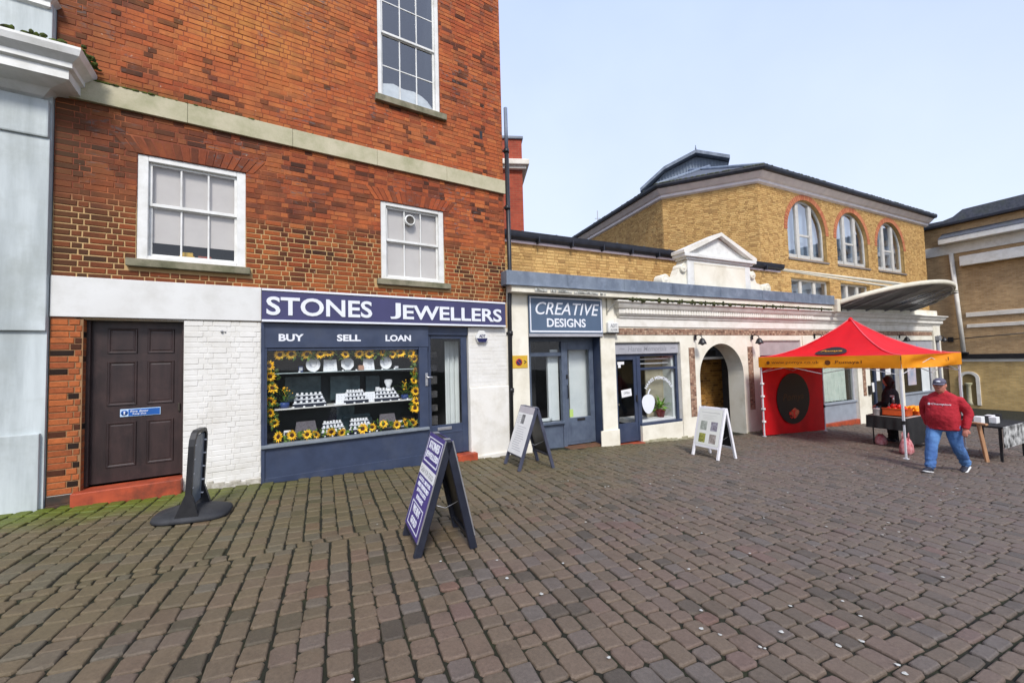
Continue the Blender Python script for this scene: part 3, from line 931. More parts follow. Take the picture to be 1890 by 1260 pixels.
part("panel", MB().box(.085, .412, -.010, -.008, .008, .097), mat("sign_blue", lin((.13, .36, .66)), None, 5, .4), fs_)
m = MB()
m.loft([[(.045 + r_ * math.cos(k * .393), yy, .0525 + r_ * math.sin(k * .393)) for k in range(16)] for r_, yy in ((.036, -.008), (.036, -.010), (.001, -.010))], caps=False)
part("symbol_disc", m, mat("sign_blue_disc", lin((.11, .30, .58)), None, 5, .4), fs_)
txt("symbol", "!", .036, .054, .03, .075, -.010, LETTER, fs_, .02)
txt("lettering", "Fire door", .10, .30, .055, .085, -.010, LETTER, fs_, .01, fit=False)
txt("lettering", "Keep shut", .10, .30, .018, .046, -.010, LETTER, fs_, .01, fit=False)
solo("door_latch", MB().box(.41, .435, .135, .165, 1.08, 1.2, .006), mat("dull_brass", (.05, .04, .03), None, 8, .5), "small dark latch plate on the brown panelled door", "latch", RW.m())
solo("cable_eyelet", MB().sph((.93, -.02, 2.22), .02, 8, 5).sph((.97, -.012, 2.215), .012, 6, 4), GREYT, "small grey cable eyelet high on the white brick wall", "eyelet", RW.m())

# ---- jeweller's shopfront
sf = part("shopfront", MB().box(1.42, 4.10, -.035, .10, 1.97, 2.366, .006)                # lettered header
          .box(4.0, 4.94, .02, .10, 2.20, 2.366, .004)
          .box(1.42, 1.50, -.03, .10, .44, 1.97, .005).box(3.91, 4.08, -.03, .10, .44, 1.97, .006)
          .box(1.50, 3.91, -.012, .08, 1.925, 1.97, .004)
          .box(1.42, 1.47, -.045, -.03, -.2, 2.366, .004), BLUE, B)
part("stallriser", MB().box(1.42, 4.08, -.02, .10, -.45, .44, .006).box(1.42, 4.08, -.032, -.02, -.45, -.02, .004), BLUE, B)
part("window_sill", MB().box(1.42, 4.08, -.075, .06, .435, .485, .008), mat("pale_grey_sill", lin((.50, .53, .56)), lin((.42, .45, .48)), 5, .4), B)
part("pane", MB().box(1.50, 3.91, .028, .034, .485, 1.925), SHOPGL, B)
inner_box(B, 1.46, 4.0, .035, .52, .47, 1.95, mat("dark_teal_backcloth", lin((.10, .14, .16)), lin((.05, .07, .085)), 2.2, .6), "display_case")
for a, b, c, t_ in ((1.655, 2.005, 2.075, "BUY"), (2.50, 2.88, 2.075, "SELL"), (3.30, 3.76, 2.075, "LOAN")):
    txt("lettering", t_, a, b, c, c + .115, -.035, LETTER, B, .035)
sd = part("shop_door", MB().box(4.09, 4.17, .06, .10, -.10, 2.2, .005).box(4.80, 4.93, .06, .10, -.10, 2.2, .005)
          .box(4.17, 4.80, .06, .10, 2.13, 2.2, .004).box(4.17, 4.80, .06, .10, -.10, .47, .004).box(4.17, 4.80, .052, .06, .30, .34, .003), BLUE, B)
part("pane", MB().box(4.17, 4.80, .075, .08, .47, 2.13), SHOPGL, sd)
part("letterbox", MB().box(4.28, 4.57, .045, .06, .37, .43, .005), STEEL, sd)
part("handle", MB().box(4.02, 4.07, -.05, -.03, 1.24, 1.48, .008).tube([(4.045, -.05, 1.42), (4.045, -.085, 1.40), (4.15, -.085, 1.40)], .014), STEEL, sd)
inner_box(B, 4.05, 5.0, .11, 2.2, -.2, 2.25, DIM, "shop_interior")
part("curtain", MB().loft([[(x, .45 + .03 * math.sin(x * 60), 0.1) , (x, .45 + .03 * math.sin(x * 60), 2.1)] for x in [4.62 + i * .02 for i in range(16)]], caps=False, closed=False), PALEIN, sd)
m = MB()
for i in range(7):
    m.box(4.15, 4.55, .75, .9, .1 + i * .28, .2 + i * .28 + rr.uniform(0, .08))
part("shop_shelf", m, mat("dim_shelf_goods", (.14, .13, .12), (.05, .05, .06), 18, .7), sd)
part("doorstep", MB().box(4.60, 5.02, -.16, .06, -.5, -.11, .012), TILE, B)
m = MB()
m.box(4.94, 5.85, .0, .35, -.5, 2.37)
m.box(4.94, 5.85, -.04, .0, -.5, 1.15, .02)
m.box(4.94, 5.85, -.075, -.04, -.5, -.20, .015)
part("pier", m, mat("white_rendered_pier", (.76, .74, .69), (.70, .67, .60), 2, .65, .3, 30, .006, stain=(.42, .38, .29), stain_amt=.5, sscale=2.2), B)
bricks(B, RW, 4.95, 5.83, 1.16, 2.36, 0, [], WHTB, dep=.004, gap=.006, ch=.003, jit=.002, tfn=lambda *b: .5)

sg = thing("shop_sign", "long purple-navy fascia sign lettered STONES JEWELLERS in white capitals", "shop sign", RW.m())
part("board", MB().box(1.43, 5.76, -.10, 0.0, 2.375, 2.878), NAVY, sg)
m = MB()
m.box(1.43, 5.76, -.115, -.10, 2.85, 2.885, .004).box(1.43, 5.76, -.115, -.10, 2.37, 2.405, .004)
part("trim", m, LETTER, sg)
txt("lettering", "STONES", 1.49, 3.06, 2.475, 2.765, -.10, LETTER, sg, .020, dep=.012)
txt("lettering", "J", 3.37, 3.56, 2.47, 2.76, -.10, LETTER, sg, .018, dep=.012)
txt("lettering", "EWELLERS", 3.60, 5.66, 2.47, 2.735, -.10, LETTER, sg, .022, dep=.012)

al_ = thing("alarm_box", "white and blue burglar alarm box on the white pier under the jeweller's sign", "alarm", RW.m(5.06, 0, 2.04))
part("cover", MB().prism([(.02, .1), (.07, .01), (.24, .01), (.29, .1), (.27, .17), (.2, .25), (.1, .25), (.03, .17)], -.07, 0), WHITE, al_)
part("label_panel", MB().prism([(.03, .095), (.075, .015), (.235, .015), (.28, .095)], -.074, -.07), mat("alarm_navy", lin((.12, .13, .32)), None, 4, .4), al_)
txt("lettering", "ADT", .09, .23, .11, .17, -.07, mat("alarm_letter_navy", lin((.14, .15, .35)), None, 4, .4), al_, .03)

dp = thing("drainpipe", "black cast iron drainpipe at the corner of the red brick building", "drainpipe", RW.m(5.90, -.055))
part("pipe", MB().tube([(-.04, 0, gf(RW, 5.9, 0) - .02), (-.01, 0, 2.9), (.02, 0, 3.3), (.02, 0, 6.2)], .047, 10), BLACK, dp)
part("pipe_top", MB().tube([(.02, 0, 6.2), (.02, 0, 7.15)], .040, 10), LEAD, dp)
for z in (-.0, 1.0, 2.2, 3.4, 4.9, 6.15):
    part("pipe_collar", MB().tube([(-.02 + z * .006, 0, z), (-.02 + z * .006, 0, z + .09)], .058, 10).box(-.09 + z * .006, .05 + z * .006, .02, .05, z + .02, z + .07), BLACK, dp)


# ---------------------------------------------------------------- jeweller's window display
sh = solo("display_shelf", MB().box(1.60, 3.86, .09, .40, 1.560, 1.572), mat("shelf_glass_edge", (.45, .52, .52), (.38, .45, .45), 5, .25), "clear glass upper shelf holding round necklace cards in the jeweller's window", "shelf", RW.m())
solo("display_shelf", MB().box(1.60, 3.90, .085, .45, .985, 1.005, .003), mat("white_shelf", (.72, .70, .66), None, 5, .4), "white middle shelf holding ring trays in the jeweller's window", "shelf", RW.m())
def round_card(x, lab, oct_=False, w=.11):
    t = thing("necklace_card", lab, "necklace display", RW.m(x, .17, 1.575))
    n = 8 if oct_ else 20
    off = math.pi / n
    pts = [(w * math.cos(off + i * 2 * math.pi / n), .125 + .122 * math.sin(off + i * 2 * math.pi / n)) for i in range(n)]
    part("card", MB(Matrix.Rotation(R(-12), 4, 'X')).prism(pts, 0, .02), VELVET, t)
    m = MB(Matrix.Rotation(R(-12), 4, 'X'))
    m.tube([(.05 * math.cos(a), -.004, .15 + .07 * math.sin(a)) for a in [R(160 + i * 22) for i in range(11)]], .0025, 4)
    part("necklace", m, STEEL, t)
round_card(2.16, "round white necklace card left of the others on the glass shelf")
round_card(2.70, "eight-sided white necklace card in the middle of the glass shelf", True)
round_card(3.36, "round white necklace card at the right of the glass shelf", w=.105)
def square_card(x, z, w, h, lab):
    t = thing("pendant_card", lab, "pendant display", RW.m(x, .16, z))
    part("card", MB(Matrix.Rotation(R(-10), 4, 'X')).prism([(-w / 2, 0), (w / 2, 0), (w * .44, h), (-w * .44, h)], 0, .02), VELVET, t)
    m = MB(Matrix.Rotation(R(-10), 4, 'X'))
    for i in range(3):
        for k in range(3):
            m.box(-w * .28 + i * w * .24, -w * .28 + i * w * .24 + .012, -.004, 0, h * .2 + k * h * .25, h * .2 + k * h * .25 + .012)
    part("pendant_row", m, STEEL, t)
square_card(2.42, 1.575, .22, .20, "square white pendant card between two round cards on the glass shelf")
square_card(3.05, 1.575, .20, .20, "square white pendant card right of the small tan box")
square_card(2.60, 1.007, .20, .18, "square white card between the left and middle ring trays")
square_card(3.07, 1.007, .19, .18, "square white card between the middle and right ring trays")
solo("ring_box", MB().box(2.87, 2.96, .12, .2, 1.574, 1.66, .006), mat("tan_box", lin((.72, .55, .45)), None, 6, .5), "small tan ring box on the glass upper shelf", "box", RW.m())
def tray(x, z, w, lab, name="ring_tray", cols=6):
    t = thing(name, lab, "ring tray", RW.m(x, .10, z))
    part("tray_step", MB().box(-w / 2, w / 2, 0, .08, 0, .05, .003).box(-w / 2 + .02, w / 2 - .02, .075, .16, 0, .11, .003).box(-w / 2 + .04, w / 2 - .04, .155, .24, 0, .17, .003), PADEDGE, t)
    for k in range(3):
        m = MB()
        m.box(-w / 2 + .006 + .02 * k, w / 2 - .006 - .02 * k, .004 + .077 * k, .07 + .078 * k, .051 + .06 * k, .066 + .06 * k, .004)
        part("pad_row", m, VELVET, t)
        for c in range(cols):
            xx = -w / 2 + .04 + .02 * k + (w - .08 - .04 * k) * c / (cols - 1)
            part("ring_pad", MB().box(xx - .018, xx + .018, .012 + .077 * k, .05 + .077 * k, .066 + .06 * k, .098 + .06 * k + rr.uniform(0, .012), .008), VELVET, t)
tray(2.10, 1.007, .50, "three-step white ring tray beside the left blue pot on the middle shelf")
tray(2.83, 1.007, .40, "three-step white ring tray in the middle of the middle shelf")
tray(3.36, 1.007, .44, "three-step white ring tray below the necklace bust on the middle shelf")
tray(2.46, .50, .40, "white ring tray beside the left grey stand on the window floor")
tray(2.90, .50, .40, "white ring tray right of centre on the window floor")
t = thing("necklace_bust", "slim white necklace bust standing above the right ring tray", "necklace bust", RW.m(3.42, .28, 1.17))
part("stand", MB().lathe([(.05, 0), (.05, .01), (.022, .02), (.03, .06)], n=12), VELVET, t)
part("bust", MB().loft([[(a * math.cos(q), .03 * math.sin(q), z) for q in [i * .449 for i in range(14)]] for a, z in ((.028, .05), (.045, .10), (.075, .17), (.072, .2), (.05, .215))]), VELVET, t)
for x, w, lab in ((2.05, .36, "grey plush sloping stand on the window floor at left"), (3.38, .34, "grey plush sloping stand on the window floor at right")):
    t = thing("plush_stand", lab, "display stand", RW.m(x, .17, .5))
    part("stand_front", MB(Matrix.Rotation(R(-14), 4, 'X')).prism([(-w / 2, 0), (w / 2, 0), (w * .38, .27), (-w * .38, .27)], 0, .03), GREYST, t)
    part("stand_prop", MB().box(-.03, .03, .09, .16, 0, .2), GREYST, t)
solo("dark_counter", MB().box(2.65, 3.12, .40, .50, .70, .78, .004).box(2.62, 3.15, .40, .51, .5, .70), mat("counter_grey_teal", lin((.22, .30, .32)), lin((.15, .2, .22)), 3, .3), "dark glass counter at the back of the jeweller's window", "counter", RW.m())

for x0, x1, z0, z1, lab in ((1.75, 2.30, 1.08, 1.50, "dim teal backing panel behind the left ring tray"), (2.45, 2.95, 1.06, 1.48, "dim teal backing panel behind the middle ring tray"),
                            (3.05, 3.30, 1.10, 1.46, "narrow dim teal backing panel beside the necklace bust"), (2.55, 2.85, .62, .95, "dim teal backing panel low in the jeweller's window")):
    solo("backing_panel", MB().box(x0, x1, .44, .455, z0, z1, .004), mat("dim_teal_glass", lin((.27, .34, .36)), lin((.13, .18, .20)), 3, .25), lab, "panel", RW.m())
tick = None
for x, y, z in [(1.86 + i * .155, .092, 1.006) for i in range(13)] + [(2.2 + i * .12, .085, .487) for i in range(9)] + [(1.95 + i * .22, .10, 1.573) for i in range(8)]:
    if tick is None:
        tick = solo("price_ticket", MB(Matrix.Rotation(R(-20), 4, 'X')).box(-.014, .014, 0, .003, 0, .022), PAPER, "tiny white price ticket propped among the jewellery in the window", "price ticket", RW.m(x, y, z), "price tickets in the jeweller's window")
    else:
        o = tick.copy()
        COL.objects.link(o)
        o.matrix_basis = RW.m(x, y, z, rr.uniform(-.3, .3))
for x, y, z, w, h, m_, lab in ((1.98, .30, 1.575, .07, .10, POTB, "small blue jewel case at the left of the glass shelf"), (3.56, .26, 1.575, .09, .06, GREYST, "small grey jewel case at the right of the glass shelf"),
                               (3.62, .18, .50, .10, .12, VELVET, "white watch block at the right of the window floor"), (1.78, .22, .50, .10, .14, VELVET, "white watch block at the left of the window floor"),
                               (2.18, .36, 1.01, .12, .16, GREYST, "grey jewel case behind the left ring tray"), (2.90, .36, 1.01, .10, .20, VELVET, "tall white earring stand behind the middle ring tray"),
                               (3.24, .36, 1.01, .07, .24, VELVET, "slim white earring stand left of the necklace bust")):
    t = thing("jewel_case", lab, "jewel case", RW.m(x, y, z, rr.uniform(-.3, .3)))
    part("case", MB().box(-w / 2, w / 2, -.03, .03, 0, h, .006), m_, t)
    part("case_front", MB().box(-w * .36, w * .36, -.034, -.03, h * .25, h * .8, .001), PADEDGE if m_ is VELVET else VELVET, t)

def leaf_mesh(mb, p, dirv, ln, w, tint, up=Vector((0, 0, 1)), bend=.25):
    d = Vector(dirv).normalized()
    s_ = d.cross(up)
    s_ = s_.normalized() if s_.length > 1e-3 else Vector((1, 0, 0))
    n = s_.cross(d)
    p = Vector(p)
    m_ = p + d * ln * .5 + n * ln * bend * .5
    e = p + d * ln - n * ln * bend * .3
    mb.add([p, m_ + s_ * w / 2 - n * w * .12, e, m_ - s_ * w / 2 - n * w * .12, m_], [(0, 1, 4), (1, 2, 4), (2, 3, 4), (3, 0, 4)], tint)
def pot_plant(fr, x, y, z, lab, potm, pot_r, h, yellow):
    t = thing("potted_plant", lab, "plant", fr.m(x, y, z))
    part("pot", MB().lathe([(pot_r * .7, 0), (pot_r, pot_r * .5), (pot_r * 1.02, pot_r * 1.0), (pot_r * .8, pot_r * 1.25), (pot_r * .7, pot_r * 1.15)], n=16), potm, t)
    m, y_ = MB(), MB()
    for i in range(46):
        a, el = rr.uniform(0, 6.28), rr.uniform(.35, 1.4)
        dv = Vector((math.cos(a) * math.cos(el), math.sin(a) * math.cos(el) * .6, math.sin(el)))
        st = Vector((0, 0, pot_r)) + dv * rr.uniform(.02, h * .7)
        leaf_mesh(m, st, dv + Vector((0, 0, -.3)), rr.uniform(.06, .13) * (h / .3), rr.uniform(.02, .04) * (h / .3), rr.random())
    part("leaves", m, LEAF if yellow else LEAFB, t, stuff=True)
    if yellow:
        for i in range(16):
            q = Vector((rr.gauss(0, .04), rr.gauss(0, .02) - .01, pot_r + rr.uniform(.1, h)))
            y_.sph(q, rr.uniform(.008, .014), 6, 4, rr.random())
        part("blossom", y_, PETAL, t, stuff=True)
pot_plant(RW, 1.74, .20, 1.006, "blue pot of yellow-flowered stems at the left end of the middle shelf", POTB, .075, .30, True)
pot_plant(RW, 3.70, .20, 1.006, "blue pot of yellow-flowered stems at the right end of the middle shelf", POTB, .07, .30, True)

# sunflower garland round the window
def sunflower(M, lab, s=1.0):
    t = thing("sunflower", lab, "sunflower", M, "sunflower garland round the jeweller's window")
    for ring in (0, 1):
        m = MB()
        n = 13
        for i in range(n):
            a = (i + .5 * ring) * 2 * math.pi / n + rr.uniform(-.1, .1)
            l = rr.uniform(.050, .064) - .008 * ring
            dv = Vector((math.cos(a), -.15 - .35 * ring + rr.uniform(-.2, .15), math.sin(a)))
            leaf_mesh(m, Vector((math.cos(a) * .018, -.004 * ring, math.sin(a) * .018)), dv, l, .024, rr.random(), Vector((0, -1, 0)), .12)
        part("petal_ring", m, PETAL, t)
    part("flower_centre", MB(Matrix.Rotation(R(90), 4, 'X')).lathe([(.029, 0), (.027, .010), (.016, .016), (.002, .014)], n=12), SEED, t)
    return t
protos = None
top = [(1.67, 1.87), (1.85, 1.865), (2.05, 1.865), (2.24, 1.86), (2.41, 1.87), (2.62, 1.86), (2.85, 1.855), (3.06, 1.855), (3.25, 1.87), (3.45, 1.85), (3.61, 1.86), (3.80, 1.84)]
right = [(3.83, 1.74), (3.86, 1.53), (3.83, 1.35), (3.86, 1.16), (3.86, .96), (3.85, .84)]
left = [(1.56, 1.68), (1.555, 1.52), (1.57, 1.32), (1.56, 1.14), (1.56, .97), (1.58, .80)]
bot = [(1.68, .555), (1.86, .56), (2.04, .55), (2.21, .565), (2.40, .55), (2.57, .545), (2.90, .55), (3.07, .57), (3.30, .58), (3.50, .575), (3.65, .58), (3.80, .56)]
protos = []
for pts, lab in ((top, "yellow sunflower along the top of the jeweller's window garland"),
                 (right, "yellow sunflower in the side of the garland next to the jeweller's door"),
                 (left, "yellow sunflower in the side of the garland next to the white brick wall"),
                 (bot, "yellow sunflower along the sill of the jeweller's window garland")):
    for x, z in pts:
        M = RW.m(x + rr.uniform(-.025, .025), .08 + rr.uniform(-.01, .015), z + rr.uniform(-.015, .02)) @ Matrix.Rotation(rr.uniform(-.75, .6), 4, 'X') @ Matrix.Rotation(rr.uniform(-.9, .9), 4, 'Z') @ Matrix.Rotation(rr.uniform(0, 6), 4, 'Y') @ Matrix.Scale(rr.uniform(1.05, 1.4), 4)
        if len(protos) < 4:
            protos.append(sunflower(M, lab))
        else:
            copy_thing(rr.choice(protos), M, lab)
m = MB()
for pts in (top, right, left, bot):
    for (a, b), (c, d_) in zip(pts, pts[1:] + pts[-1:]):
        for k in range(17):
            f = rr.random()
            p = Vector((a + (c - a) * f + rr.gauss(0, .03), .15 + rr.uniform(-.03, .05), b + (d_ - b) * f + rr.gauss(0, .03)))
            p.y -= .03
            p.x = min(3.88, max(1.54, p.x))
            leaf_mesh(m, p, (rr.gauss(0, 1), -.4, rr.gauss(0, 1)), rr.uniform(.06, .11), rr.uniform(.03, .045), rr.random(), Vector((0, -1, 0)))
g = setting("garland_leaves", m, LEAF, "stuff", RW.m())

# ================================================================ WHITE BUILDING (left edge)
W = thing("white_building", "pale grey-white building with a moulded cornice beside the red brick wall", "building", RW.m())
m = MB()
m.box(-9, -.83, -.05, 5, -.3, 11.5)
m.box(-1.7, -.832, -.09, -.05, 2.2, 4.62, .01).box(-1.7, -.832, -.10, -.05, 5.75, 11.5, .01).box(-1.7, -.84, -.12, -.05, 4.62, 5.1, .02)
part("wall", m, PALEW, W)
part("plinth", MB().box(-9, -.86, -.10, -.05, -.3, .95, .01), PALEW, W)
prof = [(-.05, 5.10), (-.12, 5.14), (-.20, 5.22), (-.36, 5.25), (-.42, 5.27), (-.42, 5.38), (-.46, 5.40), (-.46, 5.46), (-.54, 5.53), (-.56, 5.60), (-.56, 5.63), (-.05, 5.70)]
def cornice(parent, prof, x0, x1, m, name="cornice", ret=True, base=-.05, y_in=0.0):
    """profile swept along x with mitred returns"""
    mb = MB()
    rings = []
    for y, z in prof:
        pr = base - y
        rings.append([(x0 - (pr if ret in (True, 'l') else 0), y_in, z), (x0 - (pr if ret in (True, 'l') else 0), y, z), (x1 + (pr if ret in (True, 'r') else 0), y, z), (x1 + (pr if ret in (True, 'r') else 0), y_in, z)])
    mb.loft(rings, caps=False, smooth=False, closed=False)
    top_ = rings[-1]
    mb.add(top_, [(0, 1, 2, 3)])
    mb.add(rings[0], [(3, 2, 1, 0)])
    return part(name, mb, m, parent)
cornice(W, prof, -9, -.95, WHITE, ret='r')
m = MB()
for i in range(260):
    x, y = rr.uniform(-2.2, -.40), rr.uniform(-.54, -.02)
    k = max(0, (x + .95) / .55)
    m.sph((x, y, 5.66 + .06 * (y + .55) + rr.uniform(0, .02)), (rr.uniform(.015, .05), rr.uniform(.015, .04), rr.uniform(.01, .035)), 6, 3)
part("moss", m, MOSS, W, stuff=True)
cornice(W, [(-.05, 6.25), (-.14, 6.30), (-.14, 6.36), (-.2, 6.42), (-.05, 6.46)], -9, -.93, WHITE, ret='r')

# ================================================================ PARADE
PA = thing("shop_parade", "low cream rendered shop parade with a moulded cornice and central pediment", "building", PW.m())
pg = lambda x: gf(PW, x, 0)
EX = 20.75
ops = [(.49, 2.43, -1, 2.2), (2.86, 5.06, -1, 2.03), (8.42, 10.5, -2, 2.05), (11.45, 13.85, -2, 2.02), (14.75, 16.9, -2, 2.02), (17.3, 20.12, -2, 2.02)]
AX, AR, AZ = 6.70, .92, 1.06
m = MB()
wallgrid(m, 0, EX, -1.6, 3.3, 0, ops + [(AX - AR - .02, AX + AR + .02, -1.6, AZ + AR + .02)], .0)
# arch surround filling the square opening, with a deep reveal
N = 24
arc = [(AX - AR * math.cos(math.pi * i / N), AZ + AR * math.sin(math.pi * i / N)) for i in range(N + 1)]
bx0, bx1, bz1 = AX - AR - .02, AX + AR + .02, AZ + AR + .02
outer = []
for x, z in arc:
    dx, dz = x - AX, z - AZ
    k = min((bx1 - AX) / abs(dx) if abs(dx) > 1e-6 else 9e9, (bz1 - AZ) / dz if dz > 1e-6 else 9e9)
    outer.append((AX + dx * k, AZ + dz * k))
vs = [(x, 0, z) for x, z in arc] + [(x, 0, z) for x, z in outer] + [(x, .5, z) for x, z in arc]
n1 = N + 1
fs = [(i, i + 1, n1 + i + 1, n1 + i) for i in range(N)] + [(i, 2 * n1 + i, 2 * n1 + i + 1, i + 1) for i in range(N)]
m.add(vs, fs)
for sx, x in ((bx0, AX - AR), (bx1, AX + AR)):
    m.add([(sx, 0, -1.6), (x, 0, -1.6), (x, 0, AZ), (sx, 0, AZ)], [(0, 1, 2, 3)])
    m.add([(x, 0, -1.6), (x, .5, -1.6), (x, .5, AZ), (x, 0, AZ)], [(0, 1, 2, 3)])
m.add([(EX, 0, -1.6), (EX, 6, -1.6), (EX, 6, 3.3), (EX, 0, 3.3)], [(0, 1, 2, 3)])
m.add([(0, .2, 3.3), (EX, .2, 3.3), (EX, 2.5, 3.35), (0, 2.5, 3.35)], [(0, 1, 2, 3)])
part("wall", m, CREAM, PA)
part("wall", MB().box(0, EX, .06, .2, 2.9, 3.3), CREAM, PA)
# passage behind the arch
m = MB()
m.add([(5.3, .5, -1.6), (AX - AR, .5, -1.6), (AX - AR, .5, 2.4), (5.3, .5, 2.4)], [(0, 1, 2, 3)])
m.add([(AX + AR, .5, -1.6), (8.6, .5, -1.6), (8.6, .5, 2.4), (AX + AR, .5, 2.4)], [(0, 1, 2, 3)])
m.add([(5.3, .5, 2.4), (8.6, .5, 2.4), (8.6, 2.4, 2.4), (5.3, 2.4, 2.4)], [(0, 1, 2, 3)])
part("passage_wall", m, CREAM, PA)
part("passage_wall", MB().box(6.95, 8.6, 1.30, 1.35, -1.6, 1.54), YELM, PA)
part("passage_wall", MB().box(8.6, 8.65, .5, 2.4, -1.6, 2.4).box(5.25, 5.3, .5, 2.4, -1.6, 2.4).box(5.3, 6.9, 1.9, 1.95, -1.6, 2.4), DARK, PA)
bricks(PA, PW, 7.0, 8.6, -.7, 1.52, 1.30, [], brick_mat("passage_brick", [lin((.42, .28, .12)), lin((.62, .44, .20)), lin((.68, .50, .24)), lin((.52, .36, .16))], dirt_amt=.6), single=60, gap=.010)
part("passage_lintel", MB().box(5.3, 8.6, .80, .95, 1.53, 1.60, .004), WHITE, PA)
part("passage_panel", MB().box(6.95, 7.5, .80, .9, 1.64, 1.80, .004), BLACK, PA)
# piers, plinths
for b in ((0.0, .49, -.035, .0, -.6, 3.2, .008), (2.43, 2.86, -.035, .0, -.6, 3.2, .008), (20.12, EX + .02, -.05, 0, -1.6, 3.0, .01),
          (13.86, 14.70, -.03, 0, -1.6, 2.2, .01), (16.92, 17.28, -.03, 0, -1.6, 2.2, .01), (10.6, 11.4, -.03, 0, -1.6, 2.2, .01)):
    part("pier", MB().box(*b), CREAM, PA)
for b in ((2.33, 2.88, -.07, -.0352, -.8, -.04, .015), (-.06, .50, -.06, -.0352, -.7, -.12, .012)):
    part("pier_base", MB().box(*b), CREAM, PA)
# dirty foot of the wall
m = MB()
for i in range(95):
    x = 2.9 + i * .19
    if not any(o[0] - .05 < x < o[1] - .1 for o in ops[2:]) and not (AX - AR - .2 < x < AX + AR) and not x < 3.62:
        m.box(x, x + .21, -.018 - rr.uniform(0, .01), 0, -1.5, pg(x) + rr.uniform(.02, .07), .006)
part("plinth", m, mat("stained_wall_foot", (.40, .37, .26), (.22, .21, .12), 8, .85, .5), PA)
# cornice with dentils, frieze
cprof = [(-.02, 2.62), (-.06, 2.64), (-.06, 2.68), (-.10, 2.70), (-.13, 2.74), (-.13, 2.86), (-.17, 2.87), (-.20, 2.92), (-.22, 2.97), (-.27, 3.01), (-.27, 3.04), (-.02, 3.09)]
cornice(PA, cprof, 3.05, EX, CREAMB, base=-.02)
m = MB()
x = 3.12
while x < 11.0:
    m.prism([(x, 2.745), (x + .055, 2.745), (x + .085, 2.855), (x + .03, 2.855)], -.150, -.131)
    x += .098
part("dentil", m, CREAMB, PA, stuff=True)
m = MB()
for i in range(520):
    x = 3.1 + abs(rr.gauss(0, 4.5))
    if x < 12.5:
        m.sph((x, -rr.uniform(.10, .28), 3.05 + rr.uniform(0, .03)), (rr.uniform(.03, .10), rr.uniform(.02, .04), rr.uniform(.02, .075)), 6, 3)
part("moss", m, mat("dry_moss", lin((.30, .32, .16)), lin((.14, .14, .10)), 18, .95, .7, 60, .02), PA, stuff=True)
part("frieze", MB().box(2.87, EX + .015, -.028, 0, 2.42, 2.62, .004), CREAMB, PA)
m = MB()
m.box(2.95, 20.1, -.004, .0, 2.215, 2.385)
for a, b in ((5.385, 5.615), (7.835, 8.075), (10.95, 11.15), (14.15, 14.38)):
    m.box(a, b, -.034 if a > 10 else -.004, .0, .02, 1.88)
part("brick_band_bed", m, BANDM, PA)
bm_ = MB()
def herring(x0, x1, z0, z1, y):
    """short tilted bricks laid as a mixed band"""
    x = x0
    k = 0
    s_ = .072
    while x < x1 - .03:
        z = z0
        while z < z1 - .03:
            w, h = (s_ * 1.25, s_ * .62) if (k + int((z - z0) / s_)) % 2 else (s_ * .62, s_ * .9)
            bm_.block(max(x0, x + .004), min(x1, x + s_ - .003), z + .004, min(z1, z + rr.uniform(.045, .07)), y, .008, .003, .004, rr.random())
            z += .06
        x += s_
        k += 1
herring(2.97, 20.08, 2.22, 2.38, -.004)
for a, b in ((5.39, 5.61), (7.84, 8.07)):
    herring(a, b, .03, 1.87, -.004)
for a, b in ((10.955, 11.145), (14.155, 14.375)):
    herring(a, b, .03, 1.87, -.034)
part("brick_band", bm_, BANDB, PA, stuff=True)
# lead-faced parapet
m = MB()
x = -.12
while x < 12.05:
    w = min(12.05 - x, rr.uniform(1.5, 2.0))
    y = rr.uniform(-.006, .006)
    m.box(x, x + w - .008, -.30 + y, .25, 3.245, 3.535 + y, .012)
    m.box(x + w - .03, x + w - .008, -.312 + y, -.29, 3.25, 3.53, .006)
    x += w
part("lead_parapet", m, LEAD, PA)
part("lead_parapet", MB().box(-.14, 12.0, -.33, -.295, 3.225, 3.262, .008), LEAD, PA)
part("soffit", MB().box(0, 12.0, -.28, -.001, 3.10, 3.25), CREAM, PA)
m = MB()
for i in range(40):
    x = .5 + rr.random() * 2
    m.box(x, x + rr.uniform(.04, .12), -.30, -.29, 3.13, 3.13 + rr.uniform(.02, .07))
part("flaking_strip", m, mat("flaking_paint", (.62, .62, .58), (.30, .30, .26), 20, .8), PA, stuff=True)
# pediment
pd = MB()
pd.box(5.38, 8.0, -.10, .25, 3.5, 4.27, .008)
ped = part("pediment", pd, WHITE, PA)
m = MB()
m.box(5.30, 8.08, -.14, .25, 4.27, 4.33, .01).box(5.20, 8.18, -.20, .25, 4.33, 4.42, .015)
part("entablature", m, WHITE, ped)
part("tympanum", MB().prism([(5.35, 4.42), (8.03, 4.42), (6.69, 4.98)], -.06, .22), WHITE, ped)
for sx in (-1, 1):
    x0, x1 = 6.69 + sx * 1.52, 6.69
    part("raking_cornice", MB().prism([(x0, 4.42), (x0, 4.50), (x1, 5.12), (x1, 5.02), (x0 - sx * .16, 4.42)] if sx < 0 else [(x0 - sx * .16, 4.42), (x1, 5.02), (x1, 5.12), (x0, 4.50), (x0, 4.42)], -.19 - .002 * (sx > 0), .25), GUTTER if False else CREAMB, ped)
part("panel", MB().box(5.62, 7.76, -.115, -.10, 4.16, 4.20, .004).box(5.62, 7.76, -.108, -.10, 3.58, 4.16, .003), CREAM, ped)
